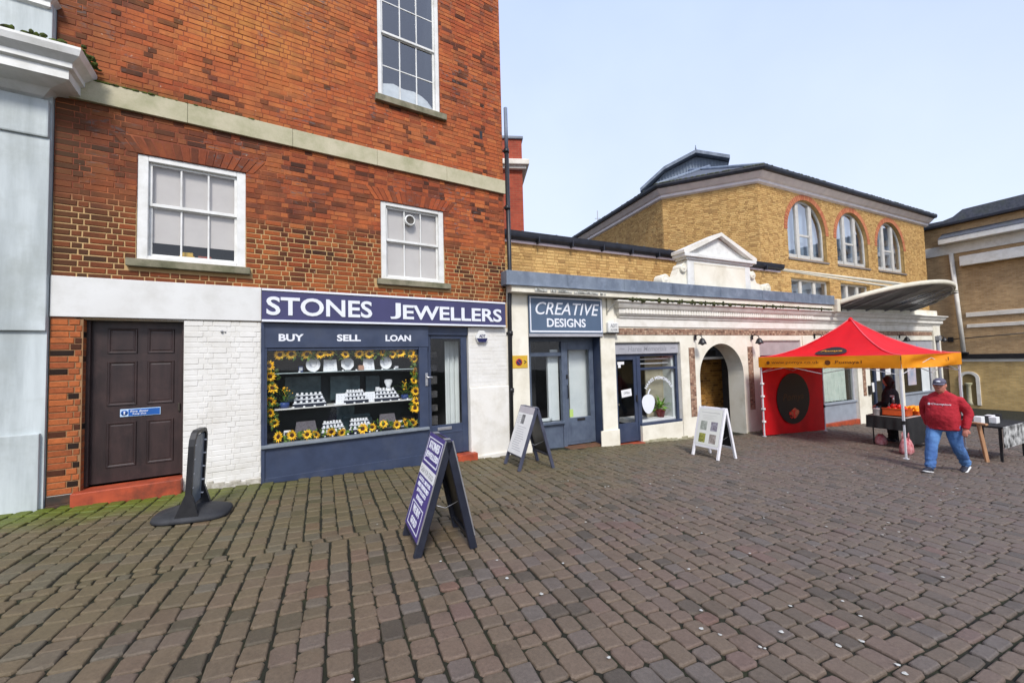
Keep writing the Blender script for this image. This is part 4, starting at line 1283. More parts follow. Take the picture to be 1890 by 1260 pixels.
for sx in (-1, 1):
    xe = 5.38 if sx < 0 else 8.0
    m = MB()
    pts = [(xe, 3.5), (xe, 4.24)]
    for i in range(15):
        f = i / 14
        px = xe + sx * (.06 + .80 * f + .05 * math.sin(f * 9))
        pz = 4.22 - .62 * f ** .55 + .03 * math.sin(f * 12)
        pts.append((px, pz))
    pts.append((xe + sx * .95, 3.5))
    if sx > 0:
        pts = pts[::-1]
    m.prism(pts, -.04, .2)
    for cx, cz, r_ in ((xe + sx * .82, 3.66, .15), (xe + sx * .14, 4.02, .12)):
        m.loft([[(cx + r_ * k * math.cos(q), yy, cz + r_ * k * math.sin(q)) for q in [i * .393 for i in range(16)]] for k, yy in ((1, .18), (1, -.09), (.8, -.11), (.55, -.08), (.3, -.12), (.02, -.12))], caps=False)
    part("scroll", m, CREAM, ped)

# ---- shop units of the parade
def room(x0, x1, z0, z1, y0, dep, m, name="shop_interior"):
    return inner_box(PA, x0, x1, y0, y0 + dep, z0, z1, m, name)
# first unit: recessed blue-grey front
room(.46, 2.46, -.5, 2.28, .36, 2.0, DIM)
part("reveal", MB().box(.455, .49, .0, .36, -.6, 2.24).box(2.43, 2.455, .0, .36, -.6, 2.24).box(.49, 2.43, .0, .36, 2.18, 2.24), BLUE, PA)
sfc = part("shopfront", MB().box(.49, 2.43, .27, .35, 2.08, 2.18, .004).box(.49, .70, .27, .35, .20, 2.08, .004).box(1.50, 1.60, .25, .36, -.5, 2.08, .006)
           .box(.70, 1.50, .27, .35, 1.74, 1.83, .004).box(.49, 1.50, .27, .35, -.5, .18, .004).box(.49, 1.52, .20, .36, .18, .235, .008), BLUE2, PA)
part("pane", MB().box(.70, 1.50, .30, .305, 1.83, 2.08).box(.70, 1.50, .30, .305, .235, 1.74), SHOPGL, sfc)
part("inner_frame", MB().box(1.22, 1.30, .42, .50, .235, 1.74, .006).box(.70, 1.30, .42, .5, .235, .30, .006).box(1.30, 1.5, .42, .46, .235, 1.9), PALEIN, sfc)
cd = part("shop_door", MB().box(1.60, 1.68, .27, .32, -.34, 2.08, .006).box(2.30, 2.42, .27, .32, -.34, 2.08, .006).box(1.68, 2.30, .27, .32, 1.88, 2.08, .005)
          .box(1.68, 2.30, .27, .32, -.34, .28, .005).box(1.72, 2.26, .262, .27, -.28, .20, .004), BLUE2, PA)
part("pane", MB().box(1.68, 2.30, .29, .295, .28, 1.88), SHOPGL, cd)
part("handle", MB().tube([(1.64, .25, .75), (1.64, .22, .78), (1.64, .22, 1.02), (1.64, .25, 1.05)], .012).box(1.62, 1.66, .25, .27, 1.2, 1.3, .004), BLACK, cd)
part("letterbox", MB().box(1.9, 2.12, .255, .27, .20, .26, .004), BLACK, cd)
part("door_notice", MB().box(1.70, 1.80, .284, .29, .30, .48), mat("pale_green_notice", lin((.70, .80, .45)), None, 5, .6), cd)
part("partition", MB().box(1.86, 2.44, .50, .54, -.5, 2.2), PALEIN, sfc)
part("partition", MB().box(.5, 1.2, 1.0, 1.04, -.5, 2.2), DARK, sfc)
part("doorstep", MB().box(1.50, 2.43, .0, .30, -.8, -.36, .01), mat("worn_brick_step", lin((.45, .30, .22)), lin((.33, .26, .18)), 7, .85, .4), PA)
cs = thing("shop_sign", "blue-grey sign board lettered CREATIVE DESIGNS with a white border", "shop sign", PW.m())
part("board", MB().box(.50, 2.48, -.075, -.0355, 2.24, 3.07, .004), TEALB, cs)
part("border", MB().box(.52, 2.46, -.081, -.075, 3.02, 3.045).box(.52, 2.46, -.081, -.075, 2.27, 2.305).box(2.425, 2.46, -.0812, -.0752, 2.305, 3.02).box(.52, .545, -.0812, -.0752, 2.305, 3.02), LETTER, cs)
txt("lettering", "CREATIVE", .66, 2.38, 2.66, 2.94, -.075, LETTER, cs, .004, .28, dep=.006)
txt("lettering", "DESIGNS", .94, 1.98, 2.385, 2.58, -.075, LETTER, cs, .022, dep=.006)
part("sign_lip", MB().box(.50, 2.48, -.07, -.0, 2.17, 2.238, .006), GREYP, cs)
pk = thing("parking_sign", "small yellow no-waiting plate on the cream pier beside the drainpipe", "sign", PW.m(.09, -.036, 1.50))
part("plate", MB().box(0, .36, -.008, 0, 0, .27, .003), YEL, pk)
m = MB()
m.loft([[(.15 + r_ * math.cos(k * .393), yy, .13 + r_ * math.sin(k * .393)) for k in range(16)] for r_, yy in ((.078, -.008), (.078, -.011), (.058, -.011))], caps=False)
part("red_ring", m, mat("sign_red", lin((.70, .18, .14)), None, 5, .4), pk)
m = MB()
m.loft([[(.15 + r_ * math.cos(k * .393), -.0105, .13 + r_ * math.sin(k * .393)) for k in range(16)] for r_ in (.058, .001)], caps=False)
part("blue_disc", m, mat("sign_dark_blue", lin((.12, .16, .35)), None, 5, .4), pk)
part("red_bar", MB(Matrix.Translation((.15, -.012, .13)) @ Matrix.Rotation(R(45), 4, 'Y')).box(-.06, .06, -.001, .001, -.008, .008), mat("sign_bar_red", lin((.70, .18, .14)), None, 5, .4), pk)
txt("arrow", ">", .27, .33, .09, .17, -.008, BLACK, pk, .01)
ab = thing("alarm_box", "white square alarm box with dark print below the parade cornice", "alarm", PW.m(2.60, -.036, 2.27))
part("cover", MB().box(0, .31, -.09, 0, 0, .24, .012), WHITE, ab)
txt("lettering", "ADT", .06, .26, .12, .205, -.09, GREYT, ab, .03)
txt("lettering", "ALARM", .06, .26, .04, .09, -.09, GREYT, ab, .02)
part("base_tray", MB().box(-.1, .33, -.1, 0, -.03, -.004, .004), BLACK, ab)
br = thing("sign_bracket", "thin metal bracket fixed under the parapet beside the blue-grey sign", "bracket", PW.m(2.62, -.04, 2.72))
part("plate", MB().box(0, .03, -.015, 0, -.02, .46, .003), mat("old_iron", (.22, .20, .15), (.35, .33, .26), 9, .7), br)
part("strut", MB().tube([(.015, -.015, .04), (.33, -.16, .44)], .008, 6).tube([(.015, -.015, .44), (.33, -.16, .45)], .008, 6), STEEL, br)

# second unit: memorial masons
room(2.83, 5.09, -.7, 2.06, .18, 2.2, DIM)
part("reveal", MB().box(2.835, 2.86, 0, .18, -.7, 2.03).box(5.06, 5.085, 0, .18, -.7, 2.03).box(2.86, 5.06, 0, .18, 2.03, 2.05), CREAMB, PA)
part("stallriser", MB().box(3.66, 5.06, .0, .16, -1, -.06, .006), CREAM, PA)
hf = part("shopfront", MB().box(2.86, 5.06, .10, .16, 1.68, 1.75, .004).box(2.86, 2.93, .10, .16, -.5, 1.68, .004).box(3.62, 3.74, .08, .17, -.5, 1.68, .006)
          .box(4.99, 5.06, .10, .16, -.02, 1.68, .004).box(3.74, 4.99, .10, .16, 1.33, 1.39, .004).box(3.66, 5.09, .02, .17, -.06, .0, .008), BLUE, PA)
part("pane", MB().box(3.74, 4.99, .125, .13, 1.39, 1.68).box(3.74, 4.99, .125, .13, .0, 1.33), SHOPGL, hf)
hd = part("shop_door", MB().box(2.93, 3.01, .10, .14, -.42, 1.68, .005).box(3.53, 3.62, .10, .14, -.42, 1.68, .005).box(3.01, 3.53, .10, .14, 1.60, 1.68, .004)
          .box(3.01, 3.53, .10, .14, -.42, .04, .004), BLUE, PA)
part("pane", MB().box(3.01, 3.53, .115, .12, .04, 1.60), SHOPGL, hd)
part("handle", MB().box(3.56, 3.60, .06, .10, .55, .72, .006), BLACK, hd)
part("open_card", MB(Matrix.Translation((3.28, .108, .78)) @ Matrix.Rotation(R(-6), 4, 'Y')).box(-.16, .16, 0, .004, -.09, .09, 0), PAPER, hd)
txt("lettering", "OPEN", 3.19, 3.37, .76, .81, .107, GREYT, hd, .02)
part("door_sticker", MB().box(3.03, 3.24, .112, .115, 1.49, 1.56).box(3.05, 3.13, .112, .115, 1.41, 1.49), PAPER, hd)
part("doorstep", MB().box(2.90, 3.66, -.09, .12, -.9, -.44, .012), TILE, PA)
m = MB()
for z in (1.47, 1.585):
    m.box(3.74, 4.99, .30, .31, z, z + .035)
part("ceiling_strip", m, PAPER, hf)
part("partition", MB().box(4.30, 5.05, .50, .53, -.1, 1.7), mat("tan_wall", lin((.66, .63, .55)), lin((.58, .55, .46)), 2, .8), hf)
part("side_reveal", MB().box(4.93, 5.05, .20, .9, .0, 1.7), PALEIN, hf)
part("window_floor", MB().box(3.66, 5.06, .18, .9, -.06, .05), PAPER, hf)
part("display_shelf", MB().box(2.95, 3.55, .7, .9, .40, .44), mat("pale_shelf", lin((.60, .55, .48)), None, 6, .6), hf)
hs = thing("shop_sign", "pale grey sign board with faint Hares Memorials lettering above a blue door", "shop sign", PW.m())
part("board", MB().box(2.86, 5.05, .04, .10, 1.745, 2.005, .004), GREYP, hs)
txt("lettering", "Hares Memorials", 3.32, 4.62, 1.81, 1.94, .04, mat("faint_grey_letter", lin((.55, .55, .57)), None, 5, .5), hs, .004, .15, .003)
for a in (3.05, 4.78):
    txt("ornament", "~", a, a + .16, 1.86, 1.90, .04, mat("faint_grey_ornament", lin((.56, .56, .58)), None, 5, .5), hs, .004, 0, .003)
part("cap_moulding", MB().box(2.84, 5.08, .0, .1, 2.005, 2.035, .006), mat("dark_line", (.06, .06, .06), None, 5, .6), hs)
wlg = thing("window_decal", "white teardrop logo with an arched shop name stuck on the memorial shop window", "decal", PW.m())
m = MB()
pts = [(4.0 + .215 * math.sin(q) * (1 - .12 * math.cos(q)), .49 - .28 * math.cos(q) if math.cos(q) > 0 else .49 - .215 * math.cos(q)) for q in [i * 2 * math.pi / 28 for i in range(28)]]
m.prism(pts[::1], .120, .124)
m.prism([(3.98, .70), (4.02, .71), (4.07, .80), (4.10, .82), (4.06, .84), (4.0, .77)], .120, .124)
part("teardrop", m, LETTER, wlg)
def arch_fn(q, c=4.33, zc=.62, rad=.48):
    t = (q.x - c) / .46 * R(62)
    rr_ = rad + (q.z - .0)
    return Vector((c + .05 + math.sin(t) * rr_, q.y, zc + math.cos(t) * rr_ * .95))
txt("lettering", "HARES MEMORIALS", 3.87, 4.79, 0, .085, .1205, LETTER, wlg, .02, fn=arch_fn)
t = thing("potted_plant", "leafy green plant in a dark red pot in the memorial shop window", "plant", PW.m(4.62, .33, .05))
part("pot", MB().lathe([(.08, 0), (.12, .16), (.13, .17), (.13, .20), (.10, .20)]), POTR, t)
m = MB()
for i in range(46):
    a, el = rr.uniform(0, 6.28), rr.uniform(.0, 1.3)
    dv = Vector((math.cos(a) * math.cos(el), math.sin(a) * math.cos(el) * .7, math.sin(el)))
    leaf_mesh(m, Vector((0, 0, .2)) + dv * rr.uniform(.05, .22), dv + Vector((0, 0, -.35)), rr.uniform(.14, .24), rr.uniform(.06, .09), rr.random())
part("leaves", m, LEAFB, t, stuff=True)

# units behind the market tent
def unit(x0, x1, z1, sign_m, sign_h, stall_z, glassy, label_m=GREYP):
    g0 = pg(x0) - .3
    room(x0 - .03, x1 + .03, g0, z1 + .05, .2, 2.5, DIM)
    part("reveal", MB().box(x0 - .025, x0, 0, .2, g0, z1).box(x1, x1 + .025, 0, .2, g0, z1).box(x0, x1, 0, .2, z1, z1 + .02), CREAMB, PA)
    part("fascia_panel", MB().box(x0, x1, .04, .18, z1 - sign_h, z1 - .02, .006).box(x0, x1, .02, .06, z1 - .03, z1 - .001, .004), sign_m, PA)
    if stall_z is not None:
        part("stallriser", MB().box(x0, x1, .08, .18, g0, stall_z, .006).box(x0, x1, .03, .18, stall_z - .04, stall_z + .02, .008), mat("grey_stallriser", lin((.58, .61, .65)), None, 4, .5), PA)
        part("step", MB().box(x0, x1, -.02, .10, g0, pg(x0) + .06, .01), TILE, PA)
    f = part("shopfront", MB().box(x0, x0 + .07, .10, .16, stall_z or g0, z1 - sign_h, .005).box(x1 - .07, x1, .10, .16, stall_z or g0, z1 - sign_h, .005), label_m, PA)
    part("pane", MB().box(x0 + .07, x1 - .07, .125, .13, (stall_z or g0) + .02, z1 - sign_h), SHOPGL, f)
    return f
f3 = unit(8.42, 10.5, 2.05, PINKP, .45, -.1, True)
f4 = unit(11.45, 13.85, 2.02, GREYP, .42, -.12, True)
m = MB()
m.loft([[(x, .32 + .035 * math.sin(x * 27) + .02 * math.sin(x * 61), -.1), (x, .32 + .035 * math.sin(x * 27 + .3), .8), (x, .32 + .03 * math.sin(x * 27), 1.6)] for x in [12.1 + i * .04 for i in range(43)]], caps=False, closed=False)
part("curtain", m, mat("pale_green_curtain", lin((.78, .82, .78)), lin((.68, .74, .70)), 3, .8), f4)
part("window_card", MB().box(11.65, 11.95, .2, .22, -.08, .45), mat("pale_blue_card", lin((.66, .73, .82)), None, 5, .6), f4)
f5 = unit(14.75, 16.9, 2.02, GREYP, .30, None, True, BLUE)
m = MB()
for a, b in ((15.3, 15.42), (16.0, 16.1)):
    m.box(a, b, .09, .16, -1.3, 1.7, .004)
part("door_stile", m, BLUE, f5)
part("door_poster", MB().box(15.1, 15.28, .11, .12, .1, .45).box(15.5, 15.75, .11, .12, .5, 1.0).box(16.2, 16.6, .11, .12, .7, 1.3), PAPER, f5)
f6 = unit(17.3, 20.12, 2.02, GREYP, .55, -.12, True)
part("window_poster", MB().box(18.0, 18.7, .11, .12, .2, 1.3), mat("blueish_poster", lin((.55, .60, .68)), lin((.75, .70, .72)), 3, .6), f6)
part("window_poster", MB().box(19.2, 19.9, .11, .12, -.1, 1.3), PALEIN, f6)
m = MB()
cx, cz = 18.75, 1.74
m.prism([(cx + r_ * math.cos(q), cz + r_ * .8 * math.sin(q)) for q, r_ in [(i * math.pi / 4, .22 if i % 2 == 0 else .07) for i in range(8)]], .034, .039)
st = solo("star_emblem", m, mat("pale_blue_star", lin((.42, .60, .76)), None, 5, .5), "small pale blue star emblem on the last shop's grey fascia panel", "emblem", PW.m())
solo("wall_mailbox", MB().box(-.09, .09, -.07, 0, -.16, .16, .01), BLACK, "small black box fixed to the cream pier beside the dark door behind the tent", "box", PW.m(14.55, -.03, .22))
# wall lamps along the parade
lamp_lab = ["black wall lamp above the brick strip left of the arch", "black wall lamp on the pier right of the arch", "black wall lamp partly behind the peak of the red tent",
            "black wall lamp right of the red tent's roof above the last shop", "black wall lamp on the end pier of the cream parade"]
lp = None
for x, z, lab in zip((5.62, 8.02, 11.25, 17.1, 20.45), (2.06, 2.06, 2.10, 2.09, 2.06), lamp_lab):
    if lp is None:
        lp = thing("wall_lamp", lab, "lamp", PW.m(x, -.035, z), "wall lamps on the parade")
        part("back_plate", MB().box(-.04, .04, -.02, .0, .02, .17, .01), BLACK, lp)
        part("arm", MB().tube([(0, -.01, .12), (0, -.10, .16), (0, -.2, .12), (0, -.22, .05)], .012, 7), BLACK, lp)
        part("lamp_shade", MB().lathe([(.03, .06), (.06, .03), (.10, -.06), (.11, -.10), (.095, -.10), (.05, .0)], (0, -.22, 0), 12), BLACK, lp)
        part("globe", MB().sph((0, -.22, -.08), .055, 10, 7), mat("grey_lamp_glass", lin((.55, .55, .55)), None, 5, .3), lp)
    else:
        copy_thing(lp, PW.m(x, -.035, z), lab)
dpe = thing("drainpipe", "slim cream drainpipe on the end corner of the parade", "drainpipe", PW.m(20.3, -.1))
part("pipe", MB().tube([(0, 0, pg(20)), (0, 0, 2.0)], .05, 8), mat("grey_pipe", lin((.52, .52, .54)), None, 5, .5), dpe)
part("hopper", MB().box(-.1, .1, -.1, .08, 2.0, 2.2, .02), mat("grey_hopper", lin((.55, .55, .56)), None, 5, .5), dpe)

# ================================================================ LOW YELLOW WALL WITH DARK GUTTER behind the parapet
LWM = PW.m()
LW = thing("low_brick_range", "low yellow brick upper wall with a dark gutter behind the lead parapet", "building", LWM)
m = MB()
m.box(.0, 11.2, 1.0, 1.2, 3.2, 4.56)
part("wall", m, YELM, LW)
bricks(LW, PW, .0, 11.2, 3.36, 4.56, 1.0, [], YELB, single=220, jit=.003)
m = MB()
part("bargeboard", MB().box(-.1, 11.28, .93, 1.0, 4.53, 4.60, .006), mat("pinkish_white_board", lin((.80, .74, .76)), None, 4, .5), LW)
part("gutter", MB().loft([[(x, .95 + .09 * math.cos(q) - .05, 4.70 + .09 * math.sin(q)) for q in [R(a) for a in (180, 210, 240, 270, 300, 330, 360)]] + [(x, .95, 4.79), (x, .80, 4.79)] for x in (-.12, 11.32)], smooth=False).box(-.1, 11.3, .88, 1.0, 4.60, 4.72), GUTD, LW)
m = MB()
for i in range(11):
    m.box(.3 + i, .34 + i, .80, .95, 4.55, 4.72)
part("gutter_bracket", m, GUTD, LW, stuff=True)
m = MB()
m.add([(-.15, .86, 4.80), (11.3, .86, 4.80), (11.3, 2.5, 5.02), (-.15, 2.5, 5.02), (-.15, .86, 4.76), (11.3, .86, 4.76)], [(0, 1, 2, 3), (4, 5, 1, 0)])
for i in range(12):
    m.box(-.1 + i * .98, -.07 + i * .98, .87, 2.5, 4.79, 4.83)
part("roof", m, LEAD, LW)

# ================================================================ YELLOW BRICK HALL with three arched windows
H = thing("yellow_brick_hall", "tall yellow brick hall with three arched windows and canted corner behind the parade", "building")
ZB, ZE = 2.4, 8.72
wins = [(14.62, 17.56), (18.45, 21.29), (22.24, 25.08)]
wins = [(a - 12.7, b - 12.7) for a, b in wins]
lows = [(1.98, 4.95), (5.85, 8.55), (9.6, 12.4)]
def hall_face(fr, x0, x1, ops_, solid=None, arches=()):
    xf = fr.m()
    m = MB(xf)
    wallgrid(m, x0, x1, ZB, ZE + .1, 0, ops_ + [(a - .02, b + .02, 5.74, 6.98 + (b - a) / 2 + .02) for a, b in arches], .25)
    for a, b in arches:
        r_, c, zc = (b - a) / 2, (a + b) / 2, 6.98
        n = 20
        arc = [(c - r_ * math.cos(math.pi * i / n), zc + r_ * math.sin(math.pi * i / n)) for i in range(n + 1)]
        hw, hz = r_ + .02, r_ + .02
        out = []
        for x, z in arc:
            dx, dz = x - c, z - zc
            k = min(hw / abs(dx) if abs(dx) > 1e-6 else 9e9, hz / dz if dz > 1e-6 else 9e9)
            out.append((c + dx * k, zc + dz * k))
        q = n + 1
        m.add([(x, 0, z) for x, z in arc] + [(x, 0, z) for x, z in out] + [(x, .25, z) for x, z in arc],
              [(i, i + 1, q + i + 1, q + i) for i in range(n)] + [(i, 2 * q + i, 2 * q + i + 1, i + 1) for i in range(n)])
    part("wall", m, YELM, H)
class XB(MB):
    pass
def hall_bricks(fr, x0, x1, z0, ops_, solid=None):
    global MB
    xf = fr.m()
    old = MB
    class MBX(old):
        def __init__(s, x=None):
            old.__init__(s, xf)
    MB = MBX
    bricks(H, fr, x0, x1, z0, ZE, 0, ops_, YELB, dep=.012, ch=.004, jit=.005, solid=solid, single=100 if z0 > 4.2 else 0)
    MB = old
hall_face(YF, 0, 15.0, lows_ops := [(a, b, 4.1, 4.88) for a, b in lows], arches=wins)
def arch_cut(z):
    out = []
    for a, b in wins:
        r_ = (b - a) / 2 + .25
        c = (a + b) / 2
        if 5.74 < z <= 6.98:
            out.append((a, b))
        elif 6.98 < z < 6.98 + r_:
            w = math.sqrt(r_ * r_ - (z - 6.98) ** 2)
            out.append((c - w, c + w))
    return out
hall_bricks(YF, 0, 15.0, 3.5, lows_ops, arch_cut)
hall_face(YM, 0, 3.67, [])
hall_bricks(YM, 0, 3.67, 4.3, [])
hall_face(YL, 0, 12, [])
hall_bricks(YL, 4, 12, 4.25, [])
xf = YF.m()
m = MB(xf)
m.add([(15, 0, 0), (15, 8, 0), (15, 8, ZE + .1), (15, 0, ZE + .1)], [(0, 1, 2, 3)])
part("wall", m, BROWNB, H)
ARCHB = brick_mat("red_arch_brick", [lin((.68, .42, .30)), lin((.74, .48, .34)), lin((.66, .38, .27))], dirt_amt=.25)
HREFL = mat("painted_sky_reflection", lin((.66, .73, .80)), lin((.78, .83, .88)), .8, .8)  # sky reflection of the hall panes, put into the colour behind them
FRM = mat("pale_window_frame", lin((.78, .77, .74)), lin((.70, .69, .67)), 4, .5)
for (a, b), inter in zip(wins, ("blank", "dark figure", "dark wedge")):
    r_, c, zc = (b - a) / 2, (a + b) / 2, 6.98
    m = MB(xf)
    n = 34
    for i in range(n):
        q0, q1 = math.pi * (i + .06) / n, math.pi * (i + .94) / n
        P = lambda q, k, y: (c - k * math.cos(q), y, zc + k * math.sin(q))
        m.add([P(q0, r_, -.016), P(q1, r_, -.016), P(q1, r_ + .235, -.016), P(q0, r_ + .235, -.016), P(q0, r_, .02), P(q1, r_, .02), P(q1, r_ + .235, .0), P(q0, r_ + .235, .0)],
              [(0, 3, 2, 1), (0, 1, 5, 4), (3, 7, 6, 2), (0, 4, 7, 3), (1, 2, 6, 5)], random.random())
    part("brick_arch", m, ARCHB, H, stuff=True)
    w = MB(xf)
    yy = .14
    ring = lambda k, y: [(c - k * math.cos(math.pi * i / 20), y, zc + k * math.sin(math.pi * i / 20)) for i in range(21)]
    o1 = [(c - r_, yy, 5.74)] + ring(r_, yy) + [(c + r_, yy, 5.74)]
    o2 = [(c - r_ + .09, yy, 5.74)] + ring(r_ - .09, yy) + [(c + r_ - .09, yy, 5.74)]
    k = len(o1)
    w.add(o1 + o2 + [(x, y + .08, z) for x, y, z in o2], [(i, i + 1, k + i + 1, k + i) for i in range(k - 1)] + [(k + i, k + i + 1, 2 * k + i + 1, 2 * k + i) for i in range(k - 1)])
    for s_ in (-1, 1):
        xx = c + s_ * .50
        w.box(xx - .11, xx + .11, yy - .03, yy + .06, 5.74, zc + math.sqrt(max(.01, (r_ - .02) ** 2 - .61 ** 2)), .01)
        w.box(c + s_ * (.61 + (r_ - .61) / 2) - (r_ - .61) / 2, c + s_ * (.61 + (r_ - .61) / 2) + (r_ - .61) / 2, yy, yy + .05, 5.74, 5.98, .006)
    w.box(c - .39, c + .39, yy, yy + .05, 6.83, 6.93, .006).box(c - .39, c + .39, yy, yy + .05, 5.74, 5.98, .006)
    win = part("window", w, FRM, H)
    for p0, p1 in ((a + .09, c - .61), (c - .39, c + .39), (c + .61, b - .09)):
        g = MB(xf)
        tops = []
        for i in range(7):
            x = p0 + (p1 - p0) * i / 6
            tops.append((x, yy + .03 + random.uniform(0, .002), zc + math.sqrt(max(0, (r_ - .09) ** 2 - (x - c) ** 2))))
        g.add([(p1, yy + .03, 5.98), (p0, yy + .03, 5.98)] + tops, [tuple(range(9))])
        part("pane", g, GLASSL, win)
    part("window_sill", MB(xf).box(a - .05, b + .08, -.06, .14, 5.66, 5.74, .008), mat("grey_sill", lin((.50, .47, .45)), None, 5, .7), win)
    bx = inner_box(win, a - .1, b + .1, .20, .42, 5.6, 8.6, HREFL)
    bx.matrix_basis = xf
    if inter != "blank":
        part("dark_opening", MB(xf).prism([(c - .3, 5.8), (c + .25, 5.8), (c + .3, 6.5), (c, 6.9), (c - .25, 6.4)], .34, .36), DARK, win)
for a, b in lows:
    w = MB(xf)
    w.box(a, b, .14, .2, 4.80, 4.88).box(a, a + .08, .14, .2, 4.1, 4.8).box(b - .08, b, .14, .2, 4.1, 4.8)
    for f in (.3, .66):
        w.box(a + (b - a) * f - .09, a + (b - a) * f + .09, .12, .2, 4.1, 4.8, .008)
    win = part("window", w, FRM, H)
    g = MB(xf)
    g.add([(a, .17, 4.1), (b, .17, 4.1), (b, .17, 4.8), (a, .17, 4.8)], [(0, 1, 2, 3)])
    part("pane", g, GLASSL, win)
    bx = inner_box(win, a - .1, b + .1, .20, .42, 3.9, 4.95, HREFL)
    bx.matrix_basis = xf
# eaves moulding + gutter following the three faces
path = [YL.p(0, 0), YL.p(12, 0), YM.p(3.67, 0), YF.p(15.0, 0)]
prof = [(0.0, ZE - .06), (.10, ZE), (.10, ZE + .10), (.18, ZE + .14), (.26, ZE + .22), (.34, ZE + .30), (.36, ZE + .33)]
prof2 = [(.34, ZE + .33), (.46, ZE + .34), (.50, ZE + .42), (.50, ZE + .52), (.46, ZE + .52), (.40, ZE + .46)]
def offset_path(path, k):
    out = []
    for i, p in enumerate(path):
        ns = []
        for a, b in ((i - 1, i), (i, i + 1)):
            if 0 <= a and b < len(path):
                d_ = (path[b] - path[a]).normalized()
                ns.append(Vector((d_.y, -d_.x, 0)))
        if len(ns) == 2:
            bis = (ns[0] + ns[1]).normalized()
            out.append(p + bis * (k / bis.dot(ns[0])))
        else:
            out.append(p + ns[0] * k)
    return out
path2 = path[:3] + [path[3] + YF.d * .35]
for nm, pf, mm in (("eaves_moulding", prof, GUTTER), ("gutter", prof2, GUTD)):
    m = MB()
    rows = [[Vector((q.x, q.y, z)) for q in offset_path(path2, k)] for k, z in pf]
    m.loft([list(r_) for r_ in rows], caps=False, smooth=False, closed=False)
    part(nm, m, mm, H)
ctr = YF.p(5.0, 9.5)
m = MB()
e0 = [Vector((q.x, q.y, ZE + .46)) for q in offset_path(path2, .44)]
k_in = 5.2
e1 = [Vector((q.x, q.y, ZE + .46 + 2.75)) for q in offset_path(path, -k_in)]
m.add(e0 + e1, [(i, i + 1, 4 + i + 1, 4 + i) for i in range(3)])
m.add(e1, [(0, 1, 2, 3)])
part("roof", m, SLATE, H)
m = MB()
for i in (1, 2):
    m.tube([e0[i] + Vector((0, 0, .03)), e1[i] + Vector((0, 0, .03))], .09, 6)
part("hip_ridge", m, LEAD, H)
m = MB()
for i in range(140):
    s_ = rr.choice((0, 1, 1, 2, 2))
    f = rr.random()
    q = e0[s_].lerp(e0[s_ + 1], f)
    m.sph((q.x, q.y, q.z + .05), (.09, .09, .05), 5, 3)
part("gutter_moss", m, mat("gutter_moss_grey", lin((.34, .36, .28)), lin((.22, .23, .2)), 10, .95, .5), H, stuff=True)

# lantern roof rising behind
def ray_pt(u, v, dist):
    d_ = cRT * (u - 945) / FPX - cUP * (v - 630) / FPX + cF
    return Vector((0, 0, CAMH)) + d_ * dist
LN_ = Frame(ray_pt(1186, 345, 26.0).xy.to_3d(), 113.4)
lan = thing("roof_lantern", "lead-clad gabled lantern with boarded front on the hall roof", "roof lantern", LN_.m())
lpts = [(0.0, 12.2), (1.35, 13.3), (3.2, 13.95), (5.0, 13.2)]
m = MB()
m.prism([(.15, 9.2), (4.9, 9.2), (4.9, 13.18), (3.2, 13.9), (1.35, 13.25), (.15, 12.15)], 0, 5)
part("boarded_gable", m, mat("blue_grey_boards", lin((.47, .52, .58)), lin((.41, .46, .53)), 3, .6), lan)
m = MB()
def lz_(x):
    for (a, za), (b, zb) in zip(lpts, lpts[1:]):
        if a <= x <= b:
            return za + (zb - za) * (x - a) / (b - a)
    return 11.5
for i in range(26):
    x = .2 + i * .175
    m.box(x, x + .05, -.05, 0, 9.2, lz_(x) - .12)
part("board_batten", m, mat("blue_grey_batten", lin((.49, .54, .60)), None, 3, .6), lan, stuff=True)
m = MB()
for (a, za), (b, zb) in zip(lpts, lpts[1:]):
    m.prism([(a - (.12 if a == 0 else 0), za), (b + (.1 if b > 5 else 0), zb), (b + (.1 if b > 5 else 0), zb + .2), (a - (.12 if a == 0 else 0), za + .2)], -.45, 5.2)
part("roof", m, LEAD, lan)
part("finial", MB().tube([(3.2, -.35, 14.1), (3.2, -.35, 14.45)], [.05, .02], 6), LEAD, lan)
vb = thing("roof_vent_box", "small grey vent box on the far slope of the hall roof", "vent", YF.m(7.2, 2.2, 9.35))
part("box", MB().box(0, .7, 0, .9, 0, .95, .02), mat("grey_vent_box", lin((.58, .62, .64)), None, 4, .6), vb)
part("cap", MB().box(-.06, .76, -.06, .96, .95, 1.02, .02), LEAD, vb)
ae = thing("roof_aerial", "thin aerial mast beyond the left slope of the hall roof", "aerial", Matrix.Translation(ray_pt(1104, 430, 30)))
part("mast", MB().tube([(0, 0, -1.5), (0, 0, 1.7)], .03, 6), GREYT, ae)
part("crossbar", MB().tube([(-.2, 0, 1.1), (.2, 0, 1.1)], .02, 6), GREYT, ae)

# ================================================================ CURVED CANOPY over the far end of the parade
CA = thing("entrance_canopy", "curved canopy with a pale rim and dark underside above the parade's far end", "canopy", PW.m())
cx0, cx1, cd_ = 12.15, 18.6, 1.95
cm, ch_ = (cx0 + cx1) / 2, (cx1 - cx0) / 2
def cpt(t, k):
    x = cm - ch_ * math.cos(t) * (1 if k else 1)
    y = -cd_ * math.sin(t) * k
    return x, y
def cz(y, x):
    return 3.16 + .33 * (-y) + .02 * (x - cx0)
n = 30
def sheet(dz0, sc):
    rows = []
    for j in range(9):
        k = j / 8
        rows.append([(cm - ch_ * math.cos(math.pi * i / n) * sc, -cd_ * math.sin(math.pi * i / n) * k * sc, cz(-cd_ * math.sin(math.pi * i / n) * k * sc, cm - ch_ * math.cos(math.pi * i / n)) + dz0) for i in range(n + 1)])
    return rows
m = MB()
m.loft(sheet(-.03, .985), caps=False, closed=False)
part("soffit", m, CANU, CA)
